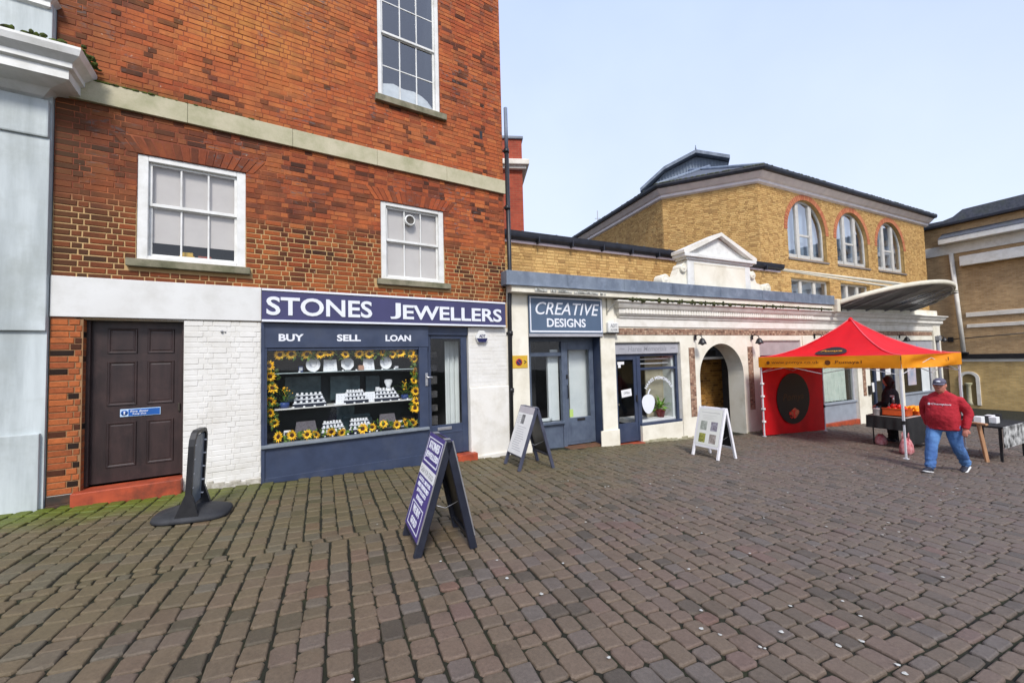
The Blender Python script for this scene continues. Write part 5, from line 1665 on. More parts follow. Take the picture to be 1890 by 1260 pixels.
m = MB()
m.loft(sheet(.06, .99), caps=False, closed=False)
part("canopy_roof", m, LEAD, CA)
rim = [Vector((cm - ch_ * math.cos(math.pi * i / n), -cd_ * math.sin(math.pi * i / n), cz(-cd_ * math.sin(math.pi * i / n), cm - ch_ * math.cos(math.pi * i / n)))) for i in range(n + 1)]
m = MB()
m.loft([[(p.x, p.y - .02, p.z + z0), (p.x, p.y - .04, p.z + .01), (p.x, p.y - .02, p.z + .10), (p.x, p.y + .05, p.z + .10), (p.x, p.y + .05, p.z + z0)] for p in rim for z0 in (-.05,)], smooth=True)
part("rim", m, CANR, CA)
m = MB()
for f in (.16, .30, .44, .58, .72, .86):
    t_ = math.pi * f
    x = cm - ch_ * math.cos(t_)
    yf = -cd_ * math.sin(t_) * .97
    m.add([(x - .04, 0, cz(0, x) - .04), (x + .04, 0, cz(0, x) - .04), (x + .04, yf, cz(yf, x) - .06), (x - .04, yf, cz(yf, x) - .06),
           (x - .04, 0, cz(0, x) - .09), (x + .04, 0, cz(0, x) - .09), (x + .04, yf, cz(yf, x) - .08), (x - .04, yf, cz(yf, x) - .08)],
          [(4, 5, 6, 7), (0, 4, 7, 3), (1, 2, 6, 5), (0, 1, 5, 4)])
part("rib", m, mat("grey_rib", lin((.66, .66, .66)), lin((.50, .50, .51)), 3, .5), CA)
m = MB()
m.loft([[(x, y, cz(y, x) - .034) for x in [15.6 + .3 * i for i in range(9)]] for y in (-.55, -1.0, -1.5)], caps=False, closed=False)
part("glazed_panel", m, GLASSB, CA)
m = MB()
for x, x2 in ((12.9, 14.0), (17.5, 17.0)):
    m.tube([(x, 2.45, 5.15), (x2, -1.3, cz(-1.3, x2) + .1)], .03, 6)
m.tube([(12.9, 2.40, 5.15), (18.2, -1.4, cz(-1.4, 18) + .1)], .045, 6)
part("tie_rod", m, CANR, CA)
part("wall_bracket", MB().box(12.02, 12.2, -.4, .3, 2.98, 3.42, .03), CANR, CA)

# ================================================================ FAR BUILDINGS
rc = ray_pt(946, 256, 14.0)
RB = Frame((rc.x + .31, rc.y, 0), 84.0)
rb = thing("rear_red_block", "red brick block with a white cornice rising behind the corner building", "building", RB.m())
zc0 = 9.35
part("wall", MB().box(-4, 0, 0, 3, 3, zc0), REDFAR, rb)
part("cornice", MB().box(-4.1, .12, -.14, 3.1, 8.25, 8.36, .02).box(-4.1, .22, -.24, 3.1, 8.36, 8.55, .03), CREAMB, rb)
part("coping", MB().box(-4.1, .05, -.06, 3.05, zc0, zc0 + .1, .02), LEAD, rb)

XB_ = 29.0
BF = Frame(PW.p(XB_, 4.2), 64.4 + 90)
bb = thing("brown_brick_building", "brown brick building with a white band and pale drainpipe at the far end", "building", BF.m())
# local x runs towards the camera side (down the wall), y into the building
m = MB()
gtop = 10.4
wallgrid(m, -6, 40, -2.5, 8.75, 0, [], .5)
part("wall", m, BROWNB, bb)
part("white_band", MB().box(-6, 40, -.10, 0, 7.0, 7.55, .02), WHITE, bb)
part("eaves_board", MB().box(2.05, 40, -.7, -.1, 7.55, 7.85, .03), WHITE, bb)
part("eaves_board", MB().box(2.75, 40, -.4, -.1, 6.2, 6.75, .03), WHITE, bb)
part("white_band", MB().box(2.75, 40, -.06, 0, 3.35, 3.6, .02), CREAMB, bb)
part("white_band", MB().box(2.75, 40, -.06, 0, 2.75, 2.95, .02), CREAMB, bb)
part("white_band", MB().box(1.95, 40, -.16, 0, .88, 1.05, .02), CREAMB, bb)
part("dark_band", MB().box(1.9, 40, -.25, 0, 1.05, 1.3, .02), BLACK, bb)
part("lean_to_roof", MB(Matrix.Rotation(R(90), 4, 'Z') @ Matrix.Scale(-1, 4, (0, 1, 0))).prism([(-.72, 7.86), (-.002, 7.86), (-.002, 8.25)], 2.05, 40), SLATE, bb)
part("roof", MB().prism([(-6, 8.75), (40, 8.75), (40, 9.5), (9, 9.4), (3.0, 9.35), (2.6, 9.05), (2.2, 8.95), (-6, 9.3)], -.3, 8), SLATE, bb)
part("cornice", MB().box(-6, 40, -.35, 0, 8.63, 8.77, .02), GUTD, bb)
part("lower_wall", MB().box(1.95, 40, -.14, -.002, -2.5, .88), far_brick("pale_yellow_brick", lin((.80, .68, .45)), lin((.72, .60, .38)), lin((.74, .65, .48))), bb)
nx, nzc, nr = 2.72, -.05, .26
n_ = MB()
n_.loft([[(nx + k * math.cos(math.pi * i / 12), yy, nzc + k * math.sin(math.pi * i / 12)) for i in range(13)] for k, yy in ((nr, -.14), (nr, -.20), (nr + .14, -.20), (nr + .14, -.14))], caps=False, closed=False, smooth=False)
n_.box(nx - nr - .14, nx - nr, -.20, -.14, -1.5, nzc).box(nx + nr, nx + nr + .14, -.20, -.14, -1.5, nzc)
part("niche_surround", n_, CREAMB, bb)
n_ = MB()
n_.prism([(nx - nr, -1.5), (nx + nr, -1.5)] + [(nx + nr * math.cos(math.pi * i / 10), nzc + nr * math.sin(math.pi * i / 10)) for i in range(11)], -.146, -.14)
part("niche_recess", n_, mat("shaded_stone", lin((.52, .45, .30)), None, 3, .9), bb)
part("niche_column", MB().lathe([(.14, -1.5), (.10, -1.3), (.09, -.45), (.15, -.35), (.15, -.28)], (nx, -.30, 0)), STONE, bb)
bd_ = thing("drainpipe", "long pale drainpipe running down the brown brick building", "drainpipe", BF.m(2.5, -.14, 0))
part("pipe", MB().tube([(-.12, 0, 7.0), (.12, -.10, 1.40)], .10, 8), CREAMB, bd_)
part("pipe_shoe", MB().box(-.05, .3, -.25, .0, 1.30, 1.42, .03), BLACK, bd_)
cb = thing("wall_cable", "dark cable slung along the brown brick wall past a small black box", "cable", BF.m(0, -.05, 0))
part("cable", MB().tube([(.2, 0, 2.25), (1.2, -.05, 2.12), (2.1, -.08, 2.15), (5, -.02, 2.35)], .025, 6), BLACK, cb)
part("junction_box", MB().box(2.0, 2.22, -.12, -.02, 2.0, 2.28, .03), BLACK, cb)

# ================================================================ PAVEMENT BOARDS
GN = Vector((-GX, -GY, 1)).normalized()
GQ = Vector((0, 0, 1)).rotation_difference(GN).to_matrix().to_4x4()
def onground(x, y, rot, dz=0.0):
    return Matrix.Translation((x, y, gz(x, y) + .002 + dz)) @ GQ @ Matrix.Rotation(rot, 4, 'Z')
def a_board(label, x, y, rot, W_, S_, L_, foot, fm, rail=.045, deep=.06, back_m=None):
    t = thing("pavement_board", label, "pavement sign", onground(x, y, rot))
    ang = math.asin((S_ / 2 - .03) / L_)
    F = Matrix.Translation((0, -S_ / 2, 0)) @ Matrix.Rotation(-ang, 4, 'X')
    Bk = Matrix.Translation((0, S_ / 2, 0)) @ Matrix.Rotation(math.pi, 4, 'Z') @ Matrix.Rotation(-ang, 4, 'X')
    for X, nm in ((F, "front_frame"), (Bk, "back_frame")):
        m = MB(X)
        m.box(-W_ / 2 + rail, W_ / 2 - rail, .0, deep * .8, L_ - rail, L_, .005).box(-W_ / 2 + rail, W_ / 2 - rail, .0, deep * .8, foot, foot + rail, .005)
        f = part(nm, m, fm, t)
        for s_ in (-1, 1):
            part("leg", MB(X).box(s_ * W_ / 2, s_ * (W_ / 2 - rail), 0, deep, 0.0, L_, .006), fm, f)
        part("back_panel", MB(X).box(-W_ / 2 + rail, W_ / 2 - rail, .012, .03, foot + rail, L_ - rail), back_m or BLACK, f)
    m = MB()
    for s_ in (-.35, .35):
        m.box(s_ * W_ - .03, s_ * W_ + .03, -.032, .032, L_ * math.cos(ang) - .004, L_ * math.cos(ang) + .006, .002)
    part("hinge", m, STEEL, t, stuff=True)
    m = MB()
    m.tube([(W_ * .36, -S_ * .27, L_ * .42), (W_ * .36, 0, L_ * .36), (W_ * .36, S_ * .27, L_ * .42)], .004, 5)
    part("stay_chain", m, STEEL, t)
    return t, F, Bk
ROT = math.atan2(-.905, .42)
t, F, Bk = a_board("purple and white STONES JEWELLERS pavement board standing nearest the camera", -.81, 4.20, ROT, .62, .63, 1.10, .10, NAVYWOOD, .05, .075)
m = MB(F)
m.box(-.305, .305, -.008, .0, .13, 1.095, .002)
po = part("poster", m, PURPLE, t)
part("white_strip", MB(F).box(-.30, .30, -.011, -.008, .665, .765), PAPER, po)
m = MB(F)
for a, b, c, d_ in ((-.27, .27, 1.045, 1.055), (-.27, .27, .80, .815), (-.27, -.26, .80, 1.05), (.26, .27, .80, 1.05)):
    m.box(a, b, -.0105, -.008, c, d_)
for a, b, c, d_ in ((-.23, .23, .385, .395), (-.23, .23, .165, .175), (-.23, -.22, .17, .39), (.22, .23, .17, .39)):
    m.box(a, b, -.0105, -.008, c, d_)
part("poster_border", m, LETTER, po)
for s_, a, b, z0, z1 in (("STONES", -.20, .20, .94, 1.025), ("JEWELLERS", -.24, .24, .835, .915)):
    txt("lettering", s_, a, b, z0, z1, -.008, LETTER, po, .03, xf=F, dep=.003)
txt("lettering", "CASH FOR GOLD", -.26, .26, .69, .74, -.011, GREYT, po, .01, xf=F, dep=.002)
for s_, w_, z in (("GOLD, SILVER", .24, .60), ("AND DIAMOND", .23, .545), ("JEWELLERY", .20, .485), ("BOUGHT", .14, .425)):
    txt("lettering", s_, -w_, w_, z, z + .042, -.008, LETTER, po, .02, xf=F, dep=.003)
for s_, w_, z in (("WE BUY", .15, .30), ("GOLD", .12, .20)):
    txt("lettering", s_, -w_, w_, z, z + .07, -.008, LETTER, po, .03, xf=F, dep=.003)
part("back_poster", MB(Bk).box(-.30, .30, -.008, 0, .13, 1.095, .002), PURPLE, t)
part("poster_edge", MB(F).box(.305, .312, -.009, .004, .13, 1.095).box(-.312, -.305, -.009, .004, .13, 1.095), STEEL, t)
part("poster_edge", MB(Bk).box(.305, .312, -.009, .004, .13, 1.095).box(-.312, -.305, -.009, .004, .13, 1.095), STEEL, t)

t, F, Bk = a_board("grey-framed pavement board with a printed white notice beside the drainpipe", .25, 7.48, ROT, .63, .75, 1.14, .22, GREYWOOD, .04, .06)
po = part("notice", MB(F).box(-.29, .29, -.006, 0, .24, 1.0, .002), PAPER, t)
part("notice_header", MB(F).box(-.29, .29, -.007, 0, 1.0, 1.125, .002), mat("grey_header", lin((.72, .70, .72)), None, 4, .5), t)
m = MB(F)
for i in range(11):
    z = .74 - i * .042
    m.box(-.2 + rr.uniform(0, .05), .2 - rr.uniform(0, .12), -.0075, -.006, z, z + .008)
for i in range(5):
    m.box(-.25, -.14 + rr.uniform(0, .03), -.0075, -.006, .80 + i * .035, .808 + i * .035)
part("print_lines", m, mat("pale_grey_print", lin((.66, .66, .68)), None, 6, .6), po, stuff=True)
part("picture", MB(F).box(-.10, .03, -.0075, -.006, .80, .97), mat("dark_photo_print", (.03, .03, .035), (.35, .35, .36), 9, .5), po)

t, F, Bk = a_board("white pavement board with four small pictures in front of the arch", 4.18, 8.52, ROT, .65, .58, 1.06, .20, BOARDW, .05, .05)
po = part("notice", MB(F).box(-.275, .275, -.004, .002, .25, 1.01, .002), mat("ivory_notice", (.74, .74, .69), (.70, .70, .64), 3, .4), t)
for (a, z), (c1, c2) in zip(((-.20, .56), (.05, .56), (-.20, .30), (.05, .30)), (((.50, .52, .48), (.70, .72, .68)), ((.66, .65, .68), (.40, .37, .42)), ((.66, .66, .32), (.35, .36, .18)), ((.72, .68, .66), (.42, .38, .34)))):
    part("picture", MB(F).box(a, a + .155, -.0055, -.004, z, z + .19), mat("picture_print", lin(c1), lin(c2), 14, .5), po)
    part("picture_detail", MB(F).box(a + .04, a + .115, -.0065, -.0055, z + .03, z + .12), mat("picture_subject", lin(c2), lin(c1), 20, .5), po)
m = MB(F)
m.box(-.22, .22, -.0055, -.004, .93, .945)
for i in range(3):
    m.box(-.18, .17 - rr.uniform(0, .1), -.0055, -.004, .80 + i * .035, .806 + i * .035)
part("print_lines", m, mat("faint_print", lin((.80, .80, .78)), None, 6, .6), po, stuff=True)

# swing sign on a rubber base, seen almost edge-on
t = thing("swing_sign", "black swing sign on a heavy rubber base by the white brick wall", "pavement sign", onground(-3.80, 4.79, math.atan2(.92, -.40)))
rings = []
for a, b, z in ((.29, .36, 0), (.30, .37, .02), (.29, .36, .05), (.22, .25, .085), (.10, .12, .10)):
    rings.append([(a * math.copysign(abs(math.cos(q)) ** .6, math.cos(q)), b * math.copysign(abs(math.sin(q)) ** .6, math.sin(q)), z) for q in [i * 2 * math.pi / 32 for i in range(32)]])
part("rubber_base", MB().loft(rings), RUBBER, t)
m = MB()
fr_ = [(-.235, 0, .06), (-.235, 0, .25), (-.235, 0, .84), (-.222, 0, .91), (-.18, 0, .965), (-.12, 0, .985), (.12, 0, .985), (.18, 0, .965), (.222, 0, .91), (.235, 0, .84), (.235, 0, .25), (.235, 0, .06)]
sec = lambda p, tx, tz: [(p[0] + tx * .022, p[1] + .028, p[2] + tz * .022), (p[0] - tx * .022, p[1] + .028, p[2] - tz * .022), (p[0] - tx * .022, p[1] - .028, p[2] - tz * .022), (p[0] + tx * .022, p[1] - .028, p[2] + tz * .022)]
rows = []
for i, p in enumerate(fr_):
    a, b = fr_[max(0, i - 1)], fr_[min(len(fr_) - 1, i + 1)]
    d_ = Vector((b[0] - a[0], b[2] - a[2])).normalized()
    rows.append(sec(p, -d_.y, d_.x))
m.loft(rows, smooth=False)
fo = part("frame", m, BLACK, t)
for s_ in (-1, 1):
    part("leg", MB().loft([[(s_ * .235 - .03, -.11, .06), (s_ * .235 + .03, -.11, .06), (s_ * .235 + .03, .11, .06), (s_ * .235 - .03, .11, .06)],
                           [(s_ * .235 - .024, -.03, .30), (s_ * .235 + .024, -.03, .30), (s_ * .235 + .024, .03, .30), (s_ * .235 - .024, .03, .30)]], smooth=False), BLACK, fo)
part("sign_panel", MB().box(-.20, .20, -.008, .008, .14, .94, .004), mat("grey_sign_face", lin((.46, .50, .54)), lin((.36, .40, .44)), 5, .35), t)
m = MB()
for z in (.20, .36, .52, .68, .84):
    for s_ in (-1, 1):
        m.box(s_ * .205 - .014, s_ * .205 + .014, -.031, .031, z, z + .012)
part("spring_clip", m, PAPER, t, stuff=True)

# ================================================================ MARKET TENT
TX, TY, TS = 7.52, -3.58, 3.05
TF = Frame(PW.p(TX, TY), 64.4)
tg = lambda x, y: gf(TF, x, y)
EV, EB, AP = 1.555, 1.27, 2.52
T = thing("market_tent", "red and orange pop-up market tent with white poles in front of the parade", "tent", TF.m())
def roof_pt(side, s_, k, off=0.0):
    """side 0: x=0 edge (faces left), 1: y=0 edge, 2: x=TS, 3: y=TS; s_ along the eave 0..1, k up to the apex 0..1"""
    c = TS / 2
    e = [(0, TS * (1 - s_)), (TS * s_, 0), (TS, TS * s_), (TS * (1 - s_), TS)][side]
    n_ = [(-1, 0), (0, -1), (1, 0), (0, 1)][side]
    z = EV + (AP - EV) * (k ** 1.8) - .03 * math.sin(math.pi * s_) * math.sin(math.pi * k) * .8
    x, y = e[0] + (c - e[0]) * k, e[1] + (c - e[1]) * k
    return Vector((x + n_[0] * off * .6, y + n_[1] * off * .6, z + off))
cano = None
for sd in range(4):
    m = MB()
    m.loft([[roof_pt(sd, i / 14, j / 12 * .985, .022 * noise.noise((i * .33 + j * .2, j * .42, sd * 3.1)) * math.sin(math.pi * min(1, j / 11)) ) for i in range(15)] for j in range(13)], caps=False, closed=False)
    part("canopy_side", m, REDFAB, T)
part("canopy_peak", MB().lathe([(.06, -.05), (.05, .0), (.03, .03), (.001, .04)], (TS / 2, TS / 2, AP), 10), REDFAB, T)
m = MB()
for sd in range(4):
    m.tube([roof_pt(sd, 0, j / 10, .012) for j in range(11)], .008, 5)
part("canopy_seam", m, mat("pale_red_seam", lin((.98, .45, .50)), None, 5, .6), T)
val = []
for sd in range(4):
    rows = []
    for j in range(6):
        row = []
        for i in range(31):
            s_ = i / 30
            e = [(0, TS * (1 - s_)), (TS * s_, 0), (TS, TS * s_), (TS * (1 - s_), TS)][sd]
            n_ = [(-1, 0), (0, -1), (1, 0), (0, 1)][sd]
            f = j / 5
            amp = (.055 if sd == 1 else .016) * math.sin(math.pi * s_)
            fold = amp * (math.sin(f * 5 + s_ * 6.0) + .5 * noise.noise((s_ * 4, f * 3, sd * 2.0)))
            row.append((e[0] + n_[0] * (.012 + fold), e[1] + n_[1] * (.012 + fold), EV + .01 - (EV - EB) * f - .012 * math.sin(math.pi * s_) * f * (sd != 0)))
        rows.append(row)
    m = MB()
    m.loft(rows, caps=False, closed=False)
    val.append(part("valance", m, ORANGE, T))
# lettering on the valance that faces left (local x=0, read with y decreasing to the right)
VX = Matrix.Translation((-.024, TS, 0)) @ Matrix.Rotation(R(-90), 4, 'Z')
txt("lettering", "www.pomya.co.uk", .36, 1.52, 1.365, 1.455, 0, BROWNP, val[0], .004, xf=VX, dep=.003)
txt("lettering", "Pomsya1", 1.86, 2.38, 1.365, 1.46, 0, BROWNP, val[0], .004, xf=VX, dep=.003)
m = MB(VX)
for cx_, r_ in ((.27, .045), (1.70, .062)):
    m.prism([(cx_ + r_ * math.cos(q), 1.41 + r_ * math.sin(q)) for q in [i * .449 for i in range(14)]], -.004, 0)
part("round_logo", m, BROWNP, val[0], stuff=True)
m = MB(Matrix.Translation((0, -.07, 0)))
m.prism([(2.1 + .025 * math.cos(q), 1.44 + .05 * math.sin(q)) for q in [i * .785 for i in range(8)]], -.004, 0)
part("round_logo", m, BROWNP, val[1])
# oval logo on the roof side facing left
m = MB()
oc = [(.52 + .155 * math.cos(q), .30 + .155 * math.sin(q)) for q in [i * 2 * math.pi / 26 for i in range(26)]]
m.add([roof_pt(0, a, b, .022) for a, b in oc] + [roof_pt(0, .52, .30, .026)], [(i, (i + 1) % 26, 26) for i in range(26)])
lg = part("oval_logo", m, mat("black_print", (.015, .012, .012), None, 5, .5), T)
def roof_map(q):
    return roof_pt(0, q.x, q.z, .032 - q.y)
txt("lettering", "Pomya", .41, .63, .27, .345, 0, mat("gold_print", lin((.80, .55, .15)), None, 5, .5), lg, .02, .2, dep=.002, fn=roof_map)
pole_pts = {"a": (.03, .03), "b": (TS - .03, .03), "c": (.03, TS - .03), "d": (TS - .03, TS - .03)}
for k_, (x, y) in pole_pts.items():
    g0 = tg(x, y)
    lg_ = part("leg", MB().box(x - .02, x + .02, y - .02, y + .02, g0 + .75, EV - .02, .004).box(x - .016, x + .016, y - .016, y + .016, g0 + .02, g0 + .76, .003), POLE, T)
    part("foot", MB().box(x - .04, x + .04, y - .04, y + .04, g0, g0 + .015, .003), POLE, lg_)
    part("clamp", MB().box(x - .028, x + .028, y - .028, y + .028, g0 + .72, g0 + .80, .005), BLACK, lg_)
    part("corner_bracket", MB().box(x - .035, x + .035, y - .035, y + .035, EV - .1, EV - .02, .005), BLACK, lg_)
m = MB()
for (x0, y0), (x1, y1) in (((.03, .03), (.03, TS - .03)), ((.03, .03), (TS - .03, .03)), ((TS - .03, .03), (TS - .03, TS - .03)), ((.03, TS - .03), (TS - .03, TS - .03))):
    for za, zb in ((EV - .08, EV - .42), (EV - .42, EV - .08)):
        xm, ym = (x0 + x1) / 2, (y0 + y1) / 2
        m.tube([(x0, y0, za), (xm, ym, zb)], .009, 5)
        m.tube([(xm, ym, zb), (x1, y1, za)], .009, 5)
part("truss_bar", m, POLE, T, stuff=True)
m = MB()
rows = []
for j in range(9):
    f = j / 8
    rows.append([(TS * i / 20, TS - .03 + .015 * math.sin(i * .9 + f * 2) + .012 * noise.noise((i * .4, f * 3, 1)), EB + .10 - (EB + .10 - tg(TS * i / 20, TS) - .03) * f) for i in range(21)])
m.loft(rows, caps=False, closed=False)
pn = part("side_panel", m, REDSIDE, T)
m = MB()
ex, ez = 1.42, .33
m.prism([(ex + .80 * math.cos(q), ez + .74 * math.sin(q)) for q in [i * 2 * math.pi / 40 for i in range(40)]], TS - .062, TS - .056)
ov = part("oval_logo", m, mat("black_oval_print", (.012, .011, .011), None, 5, .5), pn)
txt("lettering", "Pomya", .90, 1.92, .22, .48, TS - .0625, mat("dim_gold_print", lin((.26, .19, .09)), None, 5, .5), ov, .01, .2, dep=.002)
PEACH = mat("peach_print", lin((.76, .46, .32)), lin((.58, .24, .18)), 9, .5)
part("fruit_print", MB().prism([(1.44 + (.20 + .03 * math.sin(3 * q)) * math.cos(q), -.10 + (.13 + .02 * math.cos(4 * q)) * math.sin(q)) for q in [i * .314 for i in range(20)]], TS - .067, TS - .062), PEACH, ov)
m = MB()
for i in range(16):
    cx_, cz_ = 1.30 + rr.uniform(-.12, .14), -.10 + rr.uniform(-.13, .13)
    r_ = rr.uniform(.018, .04)
    m.prism([(cx_ + r_ * math.cos(q), cz_ + r_ * math.sin(q)) for q in [i * .785 for i in range(8)]], TS - .072 - .0004 * i, TS - .067)
part("seed_print", m, POME, ov, stuff=True)
m = MB()
for z in (-.25, .1, .45, .8):
    m.box(-.02, .07, TS - .075, TS - .01, z, z + .05, .004)
part("panel_tie", m, PAPER, pn, stuff=True)

# ---- table, crates, fruit, press
tx0, tx1, ty0, ty1 = 8.95, 10.45, -3.10, -2.30
tzt = pg(9.5) + .0
TZ = gf(PW, 9.4, -2.7) + .76
tb = thing("folding_table", "folding table under a black cloth inside the market tent", "table", PW.m())
part("tabletop", MB().box(tx0, tx1, ty0, ty1, TZ - .03, TZ, .004), mat("pale_tabletop", (.55, .53, .5), None, 5, .5), tb)
for x in (tx0 + .12, tx1 - .12):
    for y in (ty0 + .08, ty1 - .08):
        part("leg", MB().tube([(x, y, gf(PW, x, y)), (x, y, TZ - .03)], .014, 6), BLACK, tb)
m = MB()
per = [(tx0, ty1), (tx0, ty0), (tx1, ty0), (tx1, ty1)]
rows = [[], [], []]
for (a, b), (c, d_), dropv in zip(per, per[1:], ((.30, .30), (.62, .66), (.5, .4))):
    for i in range(24):
        f = i / 24
        x, y = a + (c - a) * f, b + (d_ - b) * f
        nx, ny = (b - d_), (c - a)
        l_ = math.hypot(nx, ny)
        nx, ny = -nx / l_ * -1, -ny / l_
        w_ = .018 * math.sin(i * 1.1) + .012
        rows[0].append((x, y, TZ + .004))
        rows[1].append((x + (-.012 if a == c else 0), y + (-.012 if b == d_ else 0), TZ - .03))
        dr = dropv[0] + (dropv[1] - dropv[0]) * f
        rows[2].append((x + (-w_ - .02 if a == c == tx0 else (w_ + .02 if a == c else 0)), y + (-w_ - .02 if b == d_ else 0), TZ - dr))
m.loft(rows, caps=False, closed=False)
m.box(tx0 + .09, tx1, ty0 + .10, ty1, TZ + .001, TZ + .006)
cl = solo("tablecloth", m, BLACKF, "black cloth draped over the folding table in the tent", "tablecloth", PW.m())
def crate(x, y, rot, w, d_, h, lab, tilt=0):
    M = PW.m(x, y, TZ + .008, rot) @ Matrix.Rotation(tilt, 4, 'Y')
    t = thing("fruit_crate", lab, "crate", M)
    for nm, b in (("crate_side", (-w / 2, w / 2, -d_ / 2, -d_ / 2 + .015)), ("crate_side", (-w / 2, w / 2, d_ / 2 - .015, d_ / 2)), ("crate_end", (-w / 2, -w / 2 + .015, -d_ / 2 + .015, d_ / 2 - .015)), ("crate_end", (w / 2 - .015, w / 2, -d_ / 2 + .015, d_ / 2 - .015))):
        part(nm, MB().box(*b, 0, h, .003), CRATE, t)
    part("crate_rim", MB().box(-w / 2 - .012, w / 2 + .012, -d_ / 2 - .012, -d_ / 2 + .0, h - .025, h + .004, .003).box(-w / 2 - .012, w / 2 + .012, d_ / 2, d_ / 2 + .012, h - .025, h + .004, .003)
         .box(-w / 2 - .012, -w / 2, -d_ / 2, d_ / 2, h - .025, h + .004, .003).box(w / 2, w / 2 + .012, -d_ / 2, d_ / 2, h - .025, h + .004, .003), CRATE, t)
    part("crate_bottom", MB().box(-w / 2 + .015, w / 2 - .015, -d_ / 2 + .015, d_ / 2 - .015, 0, .012), CRATE, t)
    return M
def fruit_fill(M, w, d_, h, r_, matl, name, lab, cat, grp, nx, ny, layers=2):
    proto = None
    for L_ in range(layers):
        for i in range(nx - L_):
            for j in range(ny - L_):
                x = (i - (nx - 1 - L_) / 2) * r_ * 2.03 + rr.uniform(-.006, .006)
                y = (j - (ny - 1 - L_) / 2) * r_ * 2.03 + rr.uniform(-.006, .006)
                p = M @ Matrix.Translation((x, y, h + L_ * r_ * 1.3 + rr.uniform(0, .01))) @ Matrix.Rotation(rr.uniform(0, 6), 4, 'Z') @ Matrix.Rotation(rr.uniform(-.5, .5), 4, 'X')
                if proto is None:
                    m = MB()
                    m.lathe([(.004, -r_ * .94), (r_ * .6, -r_ * .78), (r_ * .95, -r_ * .25), (r_ * .97, r_ * .2), (r_ * .7, r_ * .7), (r_ * .2, r_ * .95), (.004, r_ * .93)], n=12)
                    if cat == "pomegranate":
                        m.lathe([(r_ * .16, r_ * .88), (r_ * .22, r_ * 1.2), (r_ * .12, r_ * 1.0)], n=7)
                    proto = solo(name, m, matl, lab, cat, p, grp)
                else:
                    o = proto.copy()
                    COL.objects.link(o)
                    o.matrix_basis = p
M1 = crate(9.32, -2.78, R(8), .52, .44, .17, "orange plastic crate of red pomegranates on the black-covered table", R(5))
fruit_fill(M1, .5, .42, .145, .055, POME, "pomegranate", "red pomegranate heaped in the orange crate on the tent table", "pomegranate", "pomegranates in the crate", 4, 3)
M2 = crate(10.02, -2.86, R(-3), .66, .40, .09, "shallow orange crate of oranges beside the pomegranates", 0)
fruit_fill(M2, .62, .36, .085, .043, ORNG, "orange", "small orange heaped in the shallow crate on the tent table", "orange", "oranges in the shallow crate", 6, 4)
solo("white_tub", MB().loft([[(a * math.cos(q), a * math.sin(q), z) for q in [i * .449 for i in range(14)]] for a, z in ((.06, 0), (.072, .15), (.076, .15), (.076, .17), (.04, .172))]), PAPER, "white plastic tub at the left end of the tent table", "tub", PW.m(9.03, -2.48, TZ + .008))
t = thing("juice_press", "lever juice press with a black handle standing behind the oranges", "juice press", PW.m(10.0, -2.42, TZ + .008, R(25)))
part("base", MB().box(-.10, .10, -.12, .12, 0, .03, .01), STEEL, t)
part("column", MB().tube([(0, .06, .03), (0, .06, .42)], .018, 8), STEEL, t)
part("cup", MB().lathe([(.02, .12), (.06, .15), (.07, .2), (.06, .2)], (0, -.03, 0)), STEEL, t)
part("ram", MB().tube([(0, -.03, .24), (0, -.03, .40)], .03, 8).box(-.025, .025, -.06, .09, .38, .43, .006), STEEL, t)
part("lever", MB().tube([(0, .06, .40), (.10, -.02, .60), (.14, -.05, .68)], .010, 7), BLACK, t)
part("handle", MB().tube([(.14, -.05, .67), (.20, -.09, .78)], .022, 8), BLACK, t)
solo("green_bottle", MB().lathe([(.035, 0), (.037, .18), (.018, .24), (.013, .30), (.013, .31)], n=12), mat("green_glassy", lin((.22, .48, .22)), None, 5, .25), "green bottle standing beside the juice press", "bottle", PW.m(10.18, -2.40, TZ + .008))
bagx, bagy = 8.12, -3.42
t = thing("carrier_bag", "pink and red patterned carrier bag on the ground under the table", "bag", PW.m(8.32, -3.28, gf(PW, 8.3, -3.3), R(12)))
m = MB()
m.loft([[(a * math.copysign(abs(math.cos(q)) ** .7, math.cos(q)) * (1 + .06 * math.sin(q * 5 + z * 9)), b * math.sin(q), z) for q in [i * 2 * math.pi / 22 for i in range(22)]] for a, b, z in ((.20, .09, 0), (.235, .12, .05), (.22, .11, .18), (.19, .08, .28), (.17, .05, .33))])
part("bag_body", m, BAGM, t)
for y in (-.05, .05):
    part("handle", MB().tube([(-.10, y, .30), (-.08, y, .42), (-.03, y, .47), (.02, y, .42), (.04, y, .30)], .008, 5), BAGM, t)
solo("flower_bag", MB().loft([[(a * math.cos(q), b * math.sin(q), z) for q in [i * .449 for i in range(14)]] for a, b, z in ((.14, .1, 0), (.17, .12, .06), (.12, .09, .2), (.05, .05, .26))]), BAGM, "smaller pink bag under the far end of the black-covered table", "bag", PW.m(9.25, -2.45, gf(PW, 9.25, -2.45)))
